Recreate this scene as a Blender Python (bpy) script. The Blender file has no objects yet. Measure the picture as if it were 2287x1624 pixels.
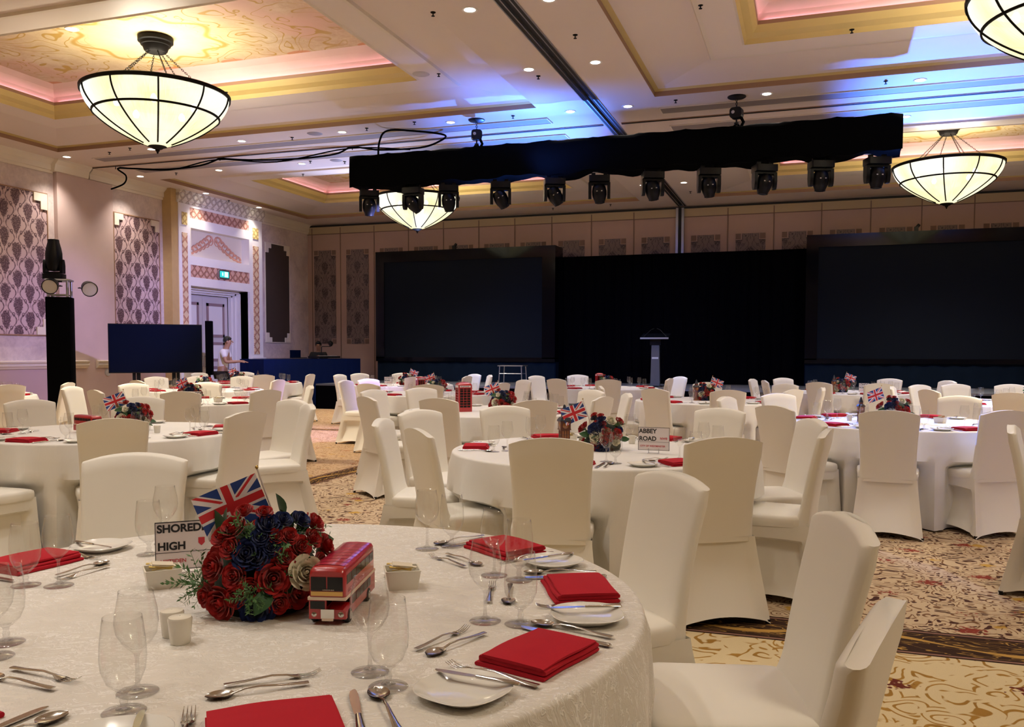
import bpy, bmesh, math, random
from mathutils import Vector, Matrix
D = bpy.data
SC = bpy.context.scene
COL = SC.collection
PI = math.pi
rnd = random.Random(7)

# ------------------------------------------------------------------ camera
H_CAM = 1.34
F_PX = 1950.0
PITCH = 0.05127082
YAW = 0.32802661
ROLL = 0.002
PCY = 889.066            # principal row of the 2287x1624 frame
fw = Vector((-math.sin(YAW)*math.cos(PITCH), math.cos(YAW)*math.cos(PITCH), -math.sin(PITCH)))
rt0 = Vector((math.cos(YAW), math.sin(YAW), 0))
up0 = rt0.cross(fw)
rt = rt0*math.cos(ROLL)+up0*math.sin(ROLL)
up = -rt0*math.sin(ROLL)+up0*math.cos(ROLL)
cam_d = D.cameras.new('camera')
cam = D.objects.new('camera', cam_d)
COL.objects.link(cam)
cam.matrix_world = Matrix(((rt.x, up.x, -fw.x, 0), (rt.y, up.y, -fw.y, 0), (rt.z, up.z, -fw.z, H_CAM), (0, 0, 0, 1)))
cam_d.sensor_fit = 'HORIZONTAL'
cam_d.sensor_width = 36.0
cam_d.lens = F_PX*36.0/2287.0
cam_d.shift_y = (PCY-812.0)/2287.0
cam_d.clip_start = 0.05
cam_d.clip_end = 100
SC.camera = cam

# ------------------------------------------------------------------ world, exposure
w = D.worlds.new('world')
SC.world = w
w.use_nodes = True
w.node_tree.nodes['Background'].inputs[0].default_value = (0.02, 0.018, 0.02, 1)
w.node_tree.nodes['Background'].inputs[1].default_value = 0.3
SC.view_settings.view_transform = 'Standard'
SC.view_settings.look = 'None'
SC.view_settings.gamma = 1.0
SC.view_settings.use_curve_mapping = False
SC.view_settings.exposure = 0.66
cy = SC.cycles
cy.use_denoising = True
cy.use_adaptive_sampling = True
cy.adaptive_threshold = 0.03
cy.max_bounces = 6
cy.diffuse_bounces = 4
cy.glossy_bounces = 2
cy.transmission_bounces = 4
cy.transparent_max_bounces = 16
cy.sample_clamp_indirect = 4.0
cy.caustics_reflective = False
cy.caustics_refractive = False

# light levels
P_DOWN = 58.0          # each recessed downlight
P_BULB = 44.0          # each of the chandelier bulbs
P_COVE = 7.0           # W per metre of hidden pink cove strip
P_BLUE = 300.0          # blue stage wash onto the ceiling
WARM = (1.0, 0.91, 0.82)
WARMER = (1.0, 0.89, 0.70)

# stage washes (truss beams, and added lamps without any fixture); built here, early
def light(name, kind, loc, power, color, target=None, size=0.1, angle=90, blend=0.6, parent=None, shape=None, sy=None):
    l = D.lights.new(name, kind)
    l.energy = power
    l.color = color
    if kind == 'SPOT':
        l.spot_size = math.radians(angle); l.spot_blend = blend; l.shadow_soft_size = size
    elif kind == 'POINT':
        l.shadow_soft_size = size
    elif kind == 'AREA':
        l.size = size
        if shape: l.shape = shape
        if sy: l.size_y = sy
    o = D.objects.new(name, l)
    COL.objects.link(o)
    o.location = loc
    if target is not None:
        o.rotation_euler = (Vector(target)-Vector(loc)).to_track_quat('-Z', 'Y').to_euler()
    if parent: o.parent = parent
    return o
BLUE = (0.06, 0.20, 1.0)
VIOL = (0.50, 0.40, 1.0)
# added bare uplights, put in to throw blue onto the ceiling bands
light('stage_wash_light', 'SPOT', (-4.9, 19.0, 0.8), P_BLUE*22, BLUE, (-4.6, 14.0, 5.0), 0.1, 30, 1.0)
light('stage_wash_light', 'SPOT', (1.2, 19.0, 0.8), P_BLUE*30, BLUE, (2.2, 14.1, 5.0), 0.1, 38, 1.0)
light('stage_wash_light', 'SPOT', (2.0, 8.5, 0.9), P_BLUE*4, BLUE, (2.8, 13.3, 5.0), 0.1, 30, 1.0)
light('stage_wash_light', 'SPOT', (-4.3, 12.2, 3.9), P_BLUE*.35, BLUE, (-4.25, 12.1, 5.1), 0.1, 105, 1.0)
light('stage_wash_light', 'SPOT', (-4.0, 12.3, 3.9), P_BLUE*.35, BLUE, (-3.3, 12.9, 5.1), 0.1, 110, 1.0)
light('stage_wash_light', 'SPOT', (-8.6, 19.5, 0.8), P_BLUE*6, (0.4, 0.5, 1.0), (-8.6, 15.6, 5.1), 0.1, 50, 1.0)
light('stage_wash_light', 'SPOT', (-2.2, 12.6, 3.55), 2600, (0.10, 0.25, 1.0), (0.74, 8.12, 0.75), 0.06, 21, 1.0)
light('stage_wash_light', 'SPOT', (-.3, 12.6, 3.55), 1100, (0.10, 0.25, 1.0), (2.5, 11.5, 0.75), 0.06, 30, 0.7)
light('stage_wash_light', 'SPOT', (-6.1, 12.7, 3.62), 1500, (0.42, 0.42, 1.0), (-13.7, 17.4, 2.7), 0.06, 38, 0.8)
light('stage_wash_light', 'SPOT', (-6.9, 12.7, 3.62), 700, (0.5, 0.42, 1.0), (-13.7, 13.2, 1.6), 0.06, 34, 0.9)
light('stage_wash_light', 'SPOT', (-5.5, 12.7, 3.62), 600, (0.55, 0.42, 1.0), (-7.6, 12.6, 0), 0.06, 50, 0.9)
light('stage_wash_light', 'SPOT', (-1.4, 13.2, 3.62), 420, (0.16, 0.34, 1.0), (-2.5, 19.3, 0.6), 0.06, 60, 0.9)
light('stage_wash_light', 'SPOT', (-5.4, 13.2, 3.62), 420, (0.16, 0.34, 1.0), (-5.8, 19.3, 0.6), 0.06, 60, 0.9)
light('stage_wash_light', 'SPOT', (-6.4, 13.3, 3.7), 160, (0.2, 0.32, 1.0), (-11.8, 19.0, 0.8), 0.06, 30, 0.8)

# ------------------------------------------------------------------ node helper
class E:
    """a value in a node tree with arithmetic"""
    def __init__(s, g, sock): s.g = g; s.s = sock
    def _b(s, op, o, rev=False):
        a, b = (o, s) if rev else (s, o)
        return s.g.m(op, a, b)
    def __add__(s, o): return s._b('ADD', o)
    def __radd__(s, o): return s._b('ADD', o, True)
    def __sub__(s, o): return s._b('SUBTRACT', o)
    def __rsub__(s, o): return s._b('SUBTRACT', o, True)
    def __mul__(s, o): return s._b('MULTIPLY', o)
    def __rmul__(s, o): return s._b('MULTIPLY', o, True)
    def __truediv__(s, o): return s._b('DIVIDE', o)
    def __lt__(s, o): return s._b('LESS_THAN', o)
    def __gt__(s, o): return s._b('GREATER_THAN', o)
    def abs(s): return s.g.m('ABSOLUTE', s)
    def sin(s): return s.g.m('SINE', s)
    def cos(s): return s.g.m('COSINE', s)
    def frac(s): return s.g.m('FRACT', s)
    def pingpong(s, k): return s.g.m('PINGPONG', s, k)
    def max(s, o): return s.g.m('MAXIMUM', s, o)
    def min(s, o): return s.g.m('MINIMUM', s, o)
    def pow(s, o): return s.g.m('POWER', s, o)
    def sqrt(s): return s.g.m('SQRT', s)
    def wrap(s, k): return s.g.m('WRAP', s, k, -k)
class G:
    def __init__(g, name):
        g.mat = D.materials.new(name); g.mat.use_nodes = True
        g.nt = g.mat.node_tree; g.bs = g.nt.nodes['Principled BSDF']; g.out = g.nt.nodes['Material Output']
    def n(g, t, **kw):
        x = g.nt.nodes.new(t)
        for k, v in kw.items(): setattr(x, k, v)
        return x
    def put(g, sock, v):
        if isinstance(v, E): g.nt.links.new(v.s, sock)
        elif hasattr(v, 'default_value') and not isinstance(v, (tuple, float, int)): g.nt.links.new(v, sock)
        elif isinstance(v, (tuple, list)) and len(v) == 3 and len(sock.default_value) == 4: sock.default_value = (*v, 1)
        else: sock.default_value = v
    def m(g, op, *a):
        x = g.n('ShaderNodeMath', operation=op)
        for i, v in enumerate(a): g.put(x.inputs[i], v)
        return E(g, x.outputs[0])
    def co(g, kind='Object'):
        x = g.n('ShaderNodeTexCoord')
        return x.outputs[kind]
    def xyz(g, kind='Object'):
        s = g.n('ShaderNodeSeparateXYZ'); g.nt.links.new(g.co(kind), s.inputs[0])
        return [E(g, s.outputs[i]) for i in range(3)]
    def vec(g, a, b, c=0.0):
        x = g.n('ShaderNodeCombineXYZ')
        for i, v in enumerate((a, b, c)): g.put(x.inputs[i], v)
        return x.outputs[0]
    def noise(g, vec=None, scale=5, detail=2, rough=0.5, dist=0.0, out=0):
        x = g.n('ShaderNodeTexNoise')
        g.put(x.inputs['Vector'], vec if vec is not None else g.co())
        x.inputs['Scale'].default_value = scale; x.inputs['Detail'].default_value = detail
        x.inputs['Roughness'].default_value = rough; x.inputs['Distortion'].default_value = dist
        return E(g, x.outputs[out])
    def voro(g, vec, scale=5, feature='F1', rand=1.0, out='Distance', metric='EUCLIDEAN'):
        x = g.n('ShaderNodeTexVoronoi', feature=feature)
        if feature != 'DISTANCE_TO_EDGE': x.distance = metric
        g.put(x.inputs['Vector'], vec); x.inputs['Scale'].default_value = scale
        x.inputs['Randomness'].default_value = rand
        return E(g, x.outputs[out])
    def mix(g, f, a, b):
        x = g.n('ShaderNodeMix', data_type='RGBA')
        g.put(x.inputs[0], f); g.put(x.inputs[6], a); g.put(x.inputs[7], b)
        return E(g, x.outputs[2])
    def ramp(g, f, lo, hi):
        x = g.n('ShaderNodeMapRange', interpolation_type='SMOOTHSTEP')
        g.put(x.inputs[0], f); x.inputs[1].default_value = lo; x.inputs[2].default_value = hi
        return E(g, x.outputs[0])
    def bump(g, h, strength=0.2, dist=0.01):
        x = g.n('ShaderNodeBump'); x.inputs['Strength'].default_value = strength; x.inputs['Distance'].default_value = dist
        g.put(x.inputs['Height'], h); g.nt.links.new(x.outputs[0], g.bs.inputs['Normal'])
    def set(g, color=None, rough=None, metal=None, spec=None, emit=None, es=None, coat=None, sheen=None):
        b = g.bs.inputs
        if color is not None: g.put(b['Base Color'], color)
        if rough is not None: g.put(b['Roughness'], rough)
        if metal is not None: g.put(b['Metallic'], metal)
        if spec is not None: g.put(b['Specular IOR Level'], spec)
        if coat is not None: g.put(b['Coat Weight'], coat)
        if sheen is not None: g.put(b['Sheen Weight'], sheen)
        if emit is not None: g.put(b['Emission Color'], emit); g.put(b['Emission Strength'], es if es is not None else 1.0)
        return g.mat
M = {}
def plain(name, color, rough=0.5, metal=0.0, spec=0.5, emit=None, es=None, coat=None, sheen=None, var=0.04, vs=8):
    g = G(name)
    n = g.noise(scale=vs, detail=3)
    c = g.mix(n, tuple(max(0, x*(1-var)) for x in color), tuple(x*(1+var) for x in color))
    M[name] = g.set(c, rough, metal, spec, emit, es, coat, sheen)
    return M[name]

# ------------------------------------------------------------------ mesh helper
class MB:
    def __init__(s): s.v = []; s.f = []; s.mi = []; s.uv = None
    def add(s, vs, fs, mi=0, mat=None):
        k = len(s.v)
        if mat is not None: vs = [tuple(mat @ Vector(p)) for p in vs]
        s.v += [tuple(p) for p in vs]
        s.f += [tuple(i+k for i in f) for f in fs]
        s.mi += [mi]*len(fs)
        return s
    def box(s, a, b, mi=0, mat=None):
        x0, y0, z0 = a; x1, y1, z1 = b
        vs = [(x0, y0, z0), (x1, y0, z0), (x1, y1, z0), (x0, y1, z0), (x0, y0, z1), (x1, y0, z1), (x1, y1, z1), (x0, y1, z1)]
        return s.add(vs, [(3, 2, 1, 0), (4, 5, 6, 7), (0, 1, 5, 4), (1, 2, 6, 5), (2, 3, 7, 6), (3, 0, 4, 7)], mi, mat)
    def quad(s, p, mi=0): return s.add(p, [(0, 1, 2, 3)], mi)
    def loft(s, rings, mi=0, caps=(True, True), mat=None, close=True):
        n = len(rings[0]); vs = [p for r in rings for p in r]; fs = []
        for i in range(len(rings)-1):
            for j in range(n if close else n-1):
                a = i*n+j; b = i*n+(j+1) % n
                fs.append((a, b, b+n, a+n))
        if caps[0] and close: fs.append(tuple(range(n-1, -1, -1)))
        if caps[1] and close: fs.append(tuple((len(rings)-1)*n+j for j in range(n)))
        return s.add(vs, fs, mi, mat)
    def lathe(s, prof, seg=24, mi=0, mat=None, caps=(False, False), sq=None, c=(0, 0)):
        rings = []
        for r, z in prof:
            ring = []
            for j in range(seg):
                a = 2*PI*j/seg; ca, sa = math.cos(a), math.sin(a)
                k = 1.0
                if sq: k = 1.0/((abs(ca)**sq+abs(sa)**sq)**(1.0/sq))
                ring.append((c[0]+r*k*ca, c[1]+r*k*sa, z))
            rings.append(ring)
        return s.loft(rings, mi, caps, mat)
    def tube(s, pts, r, seg=8, mi=0, mat=None, caps=(True, True)):
        pts = [Vector(p) for p in pts]
        rs = r if isinstance(r, (list, tuple)) else [r]*len(pts)
        rings = []; prev = None
        for i, p in enumerate(pts):
            t = (pts[min(i+1, len(pts)-1)]-pts[max(i-1, 0)]).normalized()
            if prev is None:
                ref = Vector((0, 0, 1)) if abs(t.z) < 0.9 else Vector((1, 0, 0))
                u = t.cross(ref).normalized()
            else:
                u = (prev-t*prev.dot(t)).normalized()
            prev = u; v = t.cross(u)
            rings.append([tuple(p+(u*math.cos(2*PI*j/seg)+v*math.sin(2*PI*j/seg))*rs[i]) for j in range(seg)])
        return s.loft(rings, mi, caps, mat)
    def build(s, name, mats, parent=None, smooth=None, loc=None, rot=None):
        me = D.meshes.new(name)
        me.from_pydata(s.v, [], s.f)
        if not isinstance(mats, (list, tuple)): mats = [mats]
        for m in mats: me.materials.append(M[m] if isinstance(m, str) else m)
        if len(mats) > 1: me.polygons.foreach_set('material_index', s.mi)
        if smooth is not None:
            me.polygons.foreach_set('use_smooth', [True]*len(me.polygons))
            if smooth < 180: me.set_sharp_from_angle(angle=math.radians(smooth))
        me.update()
        o = D.objects.new(name, me); COL.objects.link(o)
        if parent: o.parent = parent
        if loc is not None: o.location = loc
        if rot is not None: o.rotation_euler = rot
        return o
def tag(o, label=None, cat=None, group=None, kind=None):
    if label: o['label'] = label
    if cat: o['category'] = cat
    if group: o['group'] = group
    if kind: o['kind'] = kind
    return o
def empty(name, loc=(0, 0, 0), rz=0.0):
    o = D.objects.new(name, None); COL.objects.link(o)
    o.location = loc; o.rotation_euler = (0, 0, rz); o.empty_display_size = 0.1
    return o
KIDS = {}
def copy_tree(root, loc=None, rz=None):
    if root.name not in KIDS:
        KIDS[root.name] = [(c, [(g, []) for g in c.children]) for c in root.children]
    r = root.copy(); COL.objects.link(r)
    for k in ('label', 'group'):
        if k in r: del r[k]
    for c, gs in KIDS[root.name]:
        cc = c.copy(); COL.objects.link(cc); cc.parent = r
        for g_, _ in gs:
            gg = g_.copy(); COL.objects.link(gg); gg.parent = cc
    if loc is not None: r.location = loc
    if rz is not None: r.rotation_euler = (0, 0, rz)
    return r
class Proto:
    """first placement uses the original, later ones copies"""
    def __init__(s, root): s.root = root; s.used = False
    def place(s, loc, rz=0.0, label=None, cat=None, group=None):
        if not s.used:
            s.used = True
            if s.root.name not in KIDS: KIDS[s.root.name] = [(c, [(g, []) for g in c.children]) for c in s.root.children]
            r = s.root; r.location = loc; r.rotation_euler = (0, 0, rz)
        else: r = copy_tree(s.root, loc, rz)
        tag(r, label, cat, group)
        return r
def struct(mb, name, mats, smooth=None, **k):
    o = mb.build(name, mats, smooth=smooth, **k); o['kind'] = 'structure'; return o
def slab(hw, hh, r, m=7, n=3):
    """rounded bar outline with extra points along its two long sides"""
    out = []
    for cx, cy_, a0 in ((hw-r, hh-r, 0), (-hw+r, hh-r, 90), (-hw+r, -hh+r, 180), (hw-r, -hh+r, 270)):
        for i in range(n+1):
            a = math.radians(a0+90*i/n); out.append((cx+r*math.cos(a), cy_+r*math.sin(a)))
        if a0 in (0, 180):
            s_ = 1 if a0 == 0 else -1
            for i in range(1, m+1): out.append((s_*(hw-r)*(1-2*i/(m+1)), s_*hh))
    return out
def rrect(hw, hh, r, n=4):
    """rounded rectangle outline in the plane"""
    out = []
    for cx, cy_, a0 in ((hw-r, hh-r, 0), (-hw+r, hh-r, 90), (-hw+r, -hh+r, 180), (hw-r, -hh+r, 270)):
        for i in range(n+1):
            a = math.radians(a0+90*i/n); out.append((cx+r*math.cos(a), cy_+r*math.sin(a)))
    return out
def textmesh(name, body, size, mat, parent, loc, rot, extrude=0.0006, align='LEFT', bold=0.0, sx=1.0):
    cu = D.curves.new(name+'_c', 'FONT'); cu.body = body; cu.size = size; cu.extrude = extrude
    cu.align_x = align; cu.offset = bold
    t = D.objects.new('t', cu); COL.objects.link(t)
    bpy.context.view_layer.update()
    me = D.meshes.new_from_object(t.evaluated_get(bpy.context.evaluated_depsgraph_get()))
    D.objects.remove(t); D.curves.remove(cu)
    me.materials.clear(); me.materials.append(M[mat])
    o = D.objects.new(name, me); COL.objects.link(o); o.parent = parent
    o.location = loc; o.rotation_euler = rot; o.scale = (sx, 1, 1)
    return o
# ------------------------------------------------------------------ materials
plain('ceiling_paint', (0.72, 0.62, 0.53), 0.55, spec=0.35, var=0.03, vs=1.2)
plain('ceiling_ledge', (0.76, 0.67, 0.58), 0.5, spec=0.35, var=0.02, vs=1.2)
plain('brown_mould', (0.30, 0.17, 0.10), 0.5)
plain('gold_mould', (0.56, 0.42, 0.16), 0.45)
plain('cove_pink', (0.72, 0.50, 0.47), 0.7, var=0.10, vs=2)
plain('cream_mould', (0.74, 0.66, 0.54), 0.45, var=0.02)
plain('white_trim', (0.78, 0.74, 0.70), 0.45, var=0.02)
plain('vent_grey', (0.27, 0.23, 0.22), 0.6)
plain('slot_black', (0.012, 0.011, 0.012), 0.7)
plain('steel', (0.45, 0.45, 0.47), 0.3, 0.9)
plain('black_metal', (0.006, 0.006, 0.007), 0.4, 0.0, 0.25)
plain('bronze', (0.004, 0.003, 0.0025), 0.6, 0.0, 0.12)
plain('black_cloth', (0.0018, 0.0018, 0.0022), 1.0, spec=0.03, var=0.2, vs=12)
plain('velvet_black', (0.0012, 0.0012, 0.0022), 1.0, spec=0.03, var=0.2, vs=6)
plain('speaker_grille', (0.50, 0.45, 0.38), 0.7)
plain('wall_lower', (0.52, 0.38, 0.35), 0.6, var=0.06, vs=2)
plain('pilaster_plaster', (0.56, 0.42, 0.38), 0.6, var=0.10, vs=2.2)
plain('portal_cream', (0.80, 0.76, 0.72), 0.45, var=0.02)
plain('door_leaf', (0.60, 0.55, 0.53), 0.45, var=0.02)
plain('door_moulding', (0.30, 0.20, 0.20), 0.45)
plain('ochre', (0.50, 0.34, 0.14), 0.5, var=0.10)
plain('back_wall', (0.44, 0.31, 0.26), 0.75, var=0.05, vs=3)
plain('back_band', (0.46, 0.36, 0.22), 0.7, var=0.05, vs=3)
plain('seam', (0.20, 0.13, 0.10), 0.8)
plain('bulb', (1, 1, 1), 0.5, emit=(1.0, 0.93, 0.78), es=9.0)
plain('stage_top', (0.10, 0.11, 0.14), 0.4)
plain('lens_glass', (0.05, 0.06, 0.08), 0.06, spec=0.9, coat=1.0)
plain('lens_frost', (0.50, 0.48, 0.46), 0.5)
def m_wall():
    g = G('wall_plaster')
    n = g.noise(scale=1.6, detail=6, rough=0.65, dist=0.8)
    n2 = g.noise(scale=9, detail=4, rough=0.6, dist=1.0)
    c = g.mix(g.ramp(n*0.65+n2*0.35, 0.36, 0.64), (0.52, 0.42, 0.40), (0.68, 0.57, 0.52))
    g.bump(n2, 0.08, 0.004)
    M['wall_plaster'] = g.set(c, 0.55, spec=0.35)
m_wall()
def m_damask(name, dark, pale, a=0.52, b=0.50, speck=0.5):
    g = G(name)
    x, y, z = g.xyz()
    nz = g.noise(scale=34, detail=3, rough=0.7)
    wob = (g.noise(scale=7, detail=2)-0.5)*0.03
    tot = None
    for ox, oz in ((0, 0), (a/2, b/2)):
        u = (x+(ox+50*a)).wrap(a/2); v = (z+(oz+50*b)).wrap(b/2)
        # leafy bloom: wide above, pointed below
        wd = (v*0.26+0.100).max(0.02)
        d = (u/wd).pow(2)+((v-0.0)/0.185).pow(2)
        bloom = g.ramp(d+(nz-0.5)*2.1, 1.0, 0.70)
        # two curls under each bloom
        au = u.abs()
        og = (au-(0.125+(v*12.566).cos()*0.085)+wob).abs()
        arc = (((au-0.105).pow(2)+(v+0.135).pow(2)).sqrt()-0.026+wob*0.4).abs()
        curl = g.ramp(og, 0.0085, 0.004).max(g.ramp(arc, 0.010, 0.005))
        dot = g.ramp(((au-0.165).pow(2)+(v-0.085).pow(2)).sqrt()+(nz-0.5)*0.03, 0.026, 0.016)
        stem = g.ramp(au+wob*0.3, 0.008, 0.004)*(v < -0.12)
        t = bloom.max(curl).max(dot).max(stem)
        tot = t if tot is None else tot.max(t)
    hole = g.ramp(g.noise(scale=46, detail=2), 0.50, 0.60)
    tot = tot*(1-hole*speck)
    silk = g.noise(scale=2.2, detail=2)
    c = g.mix(tot, g.mix(silk, tuple(q*0.9 for q in pale), tuple(q*1.1 for q in pale)), dark)
    M[name] = g.set(c, g.m('MULTIPLY_ADD', tot, -0.2, 0.62), spec=0.4)
m_damask('damask_light', (0.090, 0.045, 0.055), (0.54, 0.39, 0.38), speck=0.35)
m_damask('damask_dark', (0.055, 0.040, 0.040), (0.20, 0.15, 0.14), 0.56, 0.72, 0.8)
plain('panel_unlit', (0.050, 0.034, 0.026), 0.6, var=0.12, vs=5)  # dark brown with the panel's lack of light put into the colour
def m_lattice(name, hi, lo, k=4.6, ax='x'):
    g = G(name)
    x, y, z = g.xyz()
    if ax == 'y': x = y
    wv = (z*30).sin()*0.018
    p = ((x+z)*k).frac()-0.5; q = ((x-z)*k).frac()-0.5
    line = g.ramp(p.abs().min(q.abs()), 0.10, 0.04)
    cir = g.ramp(((((x*k*1.0).frac()-0.5).pow(2)+((z*k*1.0).frac()-0.5).pow(2)).sqrt()-0.28).abs(), 0.08, 0.03)
    t = line.max(cir*0.8)
    g.bump(t, 0.9, 0.02)
    M[name] = g.set(g.mix(t, hi, lo), 0.5)
m_lattice('relief_pink', (0.62, 0.36, 0.28), (0.36, 0.15, 0.10), 4.6)
m_lattice('relief_gold', (0.76, 0.60, 0.24), (0.50, 0.32, 0.10), 6.5)
m_lattice('relief_strip', (0.74, 0.55, 0.34), (0.50, 0.22, 0.14), 4.4)
m_lattice('relief_cream', (0.74, 0.68, 0.58), (0.48, 0.40, 0.33), 4.6, 'y')
def m_fresco():
    g = G('fresco')
    x, y, z = g.xyz()
    n = g.noise(scale=2.2, detail=6, rough=0.7, dist=0.6)
    n3 = g.noise(scale=14, detail=3, rough=0.7)
    base = g.mix(g.ramp(n*0.7+n3*0.3, 0.35, 0.65), (0.50, 0.33, 0.22), (0.64, 0.50, 0.36))
    base = g.mix(g.ramp(g.noise(scale=0.8, detail=2), 0.5, 0.7), base, (0.60, 0.36, 0.30))
    r = (x.pow(2)+(y*1.25).pow(2)).sqrt()
    field = g.noise(scale=0.95, detail=1, dist=2.4)
    line = g.ramp(((field*7.0).frac()-0.5).abs(), 0.10, 0.04)
    star = g.ramp((g.m('ARCTAN2', y, x)*9).sin()*0.10+r, 1.05, 0.98)*g.ramp((g.m('ARCTAN2', y, x)*9).sin()*0.10+r, 0.90, 0.96)
    swirl = (line*g.ramp(r, 3.2, 2.2)*g.ramp(r, 0.7, 1.1)).max(star)
    lamp_pool = g.ramp(r, 2.4, 0.5)  # chandelier's yellow light put into the colour around the centre
    base = g.mix(lamp_pool*0.7, base, (0.66, 0.54, 0.26))
    c = g.mix(swirl*0.9, base, (0.42, 0.24, 0.03))
    # row of coral medallions near the far edge
    ex = ((x*0.9).frac()-0.5)/0.17; ey = (y-1.08)/0.075
    med = g.ramp(ex.pow(2)+ey.pow(2), 1.1, 0.8)
    c = g.mix(med*0.8, c, (0.55, 0.20, 0.10))
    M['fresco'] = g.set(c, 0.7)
m_fresco()
def m_carpet():
    g = G('carpet')
    x, y, z = g.xyz()
    warp = g.noise(scale=2.6, detail=2, out=0)-0.5
    warp2 = g.noise(g.vec(x+7.3, y-3.1, 0.0), scale=2.6, detail=2)-0.5
    fib = g.noise(scale=260, detail=2)
    # field with small scrolls, leaves and red flowers
    V = g.vec(x+warp*0.28, y+warp2*0.28)
    d = g.voro(V, 7.5)
    lines = g.ramp(((d*5.2).frac()-0.5).abs(), 0.17, 0.08)
    brk = g.ramp(g.noise(scale=17, detail=1), 0.38, 0.44)
    leaf = g.ramp(g.voro(g.vec(x+warp*0.5, y*1.3+warp2*0.5), 17), 0.34, 0.27)
    red_d = g.voro(g.vec(x, y*1.15), 3.0, rand=0.5)
    pet = g.ramp(red_d+(g.noise(scale=34, detail=2)-0.5)*0.75, 0.19, 0.12)
    yel = g.ramp(g.voro(g.vec(x+3.3, y*1.1+1.7), 3.2, rand=0.5)+(g.noise(scale=26, detail=1)-0.5)*0.3, 0.18, 0.12)
    sand = g.mix(g.noise(scale=1.3, detail=3), (0.56, 0.42, 0.27), (0.66, 0.51, 0.34))
    c1 = g.mix(lines*brk, sand, (0.20, 0.10, 0.05))
    c1 = g.mix(leaf, c1, (0.065, 0.022, 0.018))
    c1 = g.mix(pet, c1, (0.26, 0.040, 0.028))
    c1 = g.mix(yel, c1, (0.55, 0.33, 0.07))
    # nearer field with broad gold scrolls
    W = g.vec(x+warp*0.40, y+warp2*0.40)
    e = g.voro(W, 4.6, rand=0.8)
    L2 = g.ramp(((e*6.0).frac()-0.5).abs(), 0.17, 0.10)*g.ramp(g.noise(scale=10, detail=1), 0.42, 0.47)
    e2 = g.voro(W, 5.5, rand=0.8)
    L3 = g.ramp((e2-0.30).abs(), 0.05, 0.025)*g.ramp(g.noise(scale=5, detail=1), 0.50, 0.55)
    red2 = g.ramp(g.voro(g.vec(x, y), 2.9, rand=0.5)+(g.noise(scale=30, detail=1)-0.5)*0.6, 0.14, 0.09)
    s2 = g.mix(g.noise(scale=1.3, detail=2), (0.66, 0.53, 0.30), (0.74, 0.61, 0.38))
    c2 = g.mix(L2.max(L3), s2, g.mix(g.noise(scale=9), (0.26, 0.12, 0.02), (0.46, 0.26, 0.05)))
    c2 = g.mix(red2, c2, (0.13, 0.02, 0.014))
    # dark borders
    def border(t, s, wd):
        """t across (0 at centre), s along"""
        inside = t.abs() < wd
        wave = ((s*5.2).sin()*0.40*wd)
        fl = g.ramp((t-wave).abs()+((s*10.4+0.8).sin())*0.008, 0.020, 0.010)
        vn = g.noise(g.vec(s*2.0+t*5.0, t*6.5, 0.0), scale=2.4, detail=1, dist=1.8)
        curl = g.ramp((vn-0.5).abs(), 0.026, 0.012)*(t.abs() < wd*0.74)
        rim = ((t.abs()-wd*0.86).abs() < 0.008)
        cc = g.mix(fl.max(curl), (0.030, 0.012, 0.008), (0.50, 0.29, 0.07))
        cc = g.mix(rim, cc, (0.30, 0.16, 0.12))
        return inside, cc
    c = g.mix(y < 4.40, c1, c2)
    i1, b1 = border(y-4.40, x, 0.19)
    c = g.mix(i1, c, b1)
    c = g.mix((x < -4.9)*(y > 8.0), c, g.mix(0.5, c1, (0.50, 0.30, 0.14)))
    iA, bA = border(y-7.87, x, 0.16); iA = iA*(x < -4.75)
    iB, bB = border(x+4.91, y, 0.15); iB = iB*(y > 7.75)*(y < 13.4)
    c = g.mix(iA, c, bA); c = g.mix(iB, c, bB)
    i3, b3 = border(y-13.35, x, 0.14)
    c = g.mix(i3, c, b3)
    c = g.mix(fib*0.25, c, (0.10, 0.06, 0.03))
    g.bump(fib, 0.35, 0.004)
    M['carpet'] = g.set(c, 0.95, spec=0.1)
m_carpet()

# ------------------------------------------------------------------ room shell
XL, XR, YB, YF, ZC = -13.75, 7.65, 22.1, -8.0, 5.0
floor = struct(MB().quad([(XL-.4, YF, 0), (XR, YF, 0), (XR, YB+.1, 0), (XL-.4, YB+.1, 0)]), 'floor', 'carpet')

COFF_X = [(-13.1, -3.93), (-2.16, 6.9)]
COFF_Y = [(-1.45, 4.2), (6.85, 12.65), (15.3, 21.05)]
mb = MB()
xs = [XL-.4, -13.1, -3.93, -2.16, 6.9, XR]
ys = [YF, -1.45, 4.2, 6.85, 12.65, 15.3, 21.05, YB+.1]
for i in range(5):
    for j in range(7):
        if i in (1, 3) and j in (1, 3, 5): continue
        x0, x1, y0, y1 = xs[i], xs[i+1], ys[j], ys[j+1]
        # leave the track slot in the middle strip
        if i == 2:
            mb.quad([(x0, y0, ZC), (x0, y1, ZC), (-3.10, y1, ZC), (-3.10, y0, ZC)])
            mb.quad([(-3.02, y0, ZC), (-3.02, y1, ZC), (x1, y1, ZC), (x1, y0, ZC)])
        else:
            mb.quad([(x0, y0, ZC), (x0, y1, ZC), (x1, y1, ZC), (x1, y0, ZC)])
mb.quad([(XL-.4, YF, ZC+.75), (XL-.4, YB+.1, ZC+.75), (XR, YB+.1, ZC+.75), (XR, YF, ZC+.75)])
struct(mb, 'ceiling', 'ceiling_paint')
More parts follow.
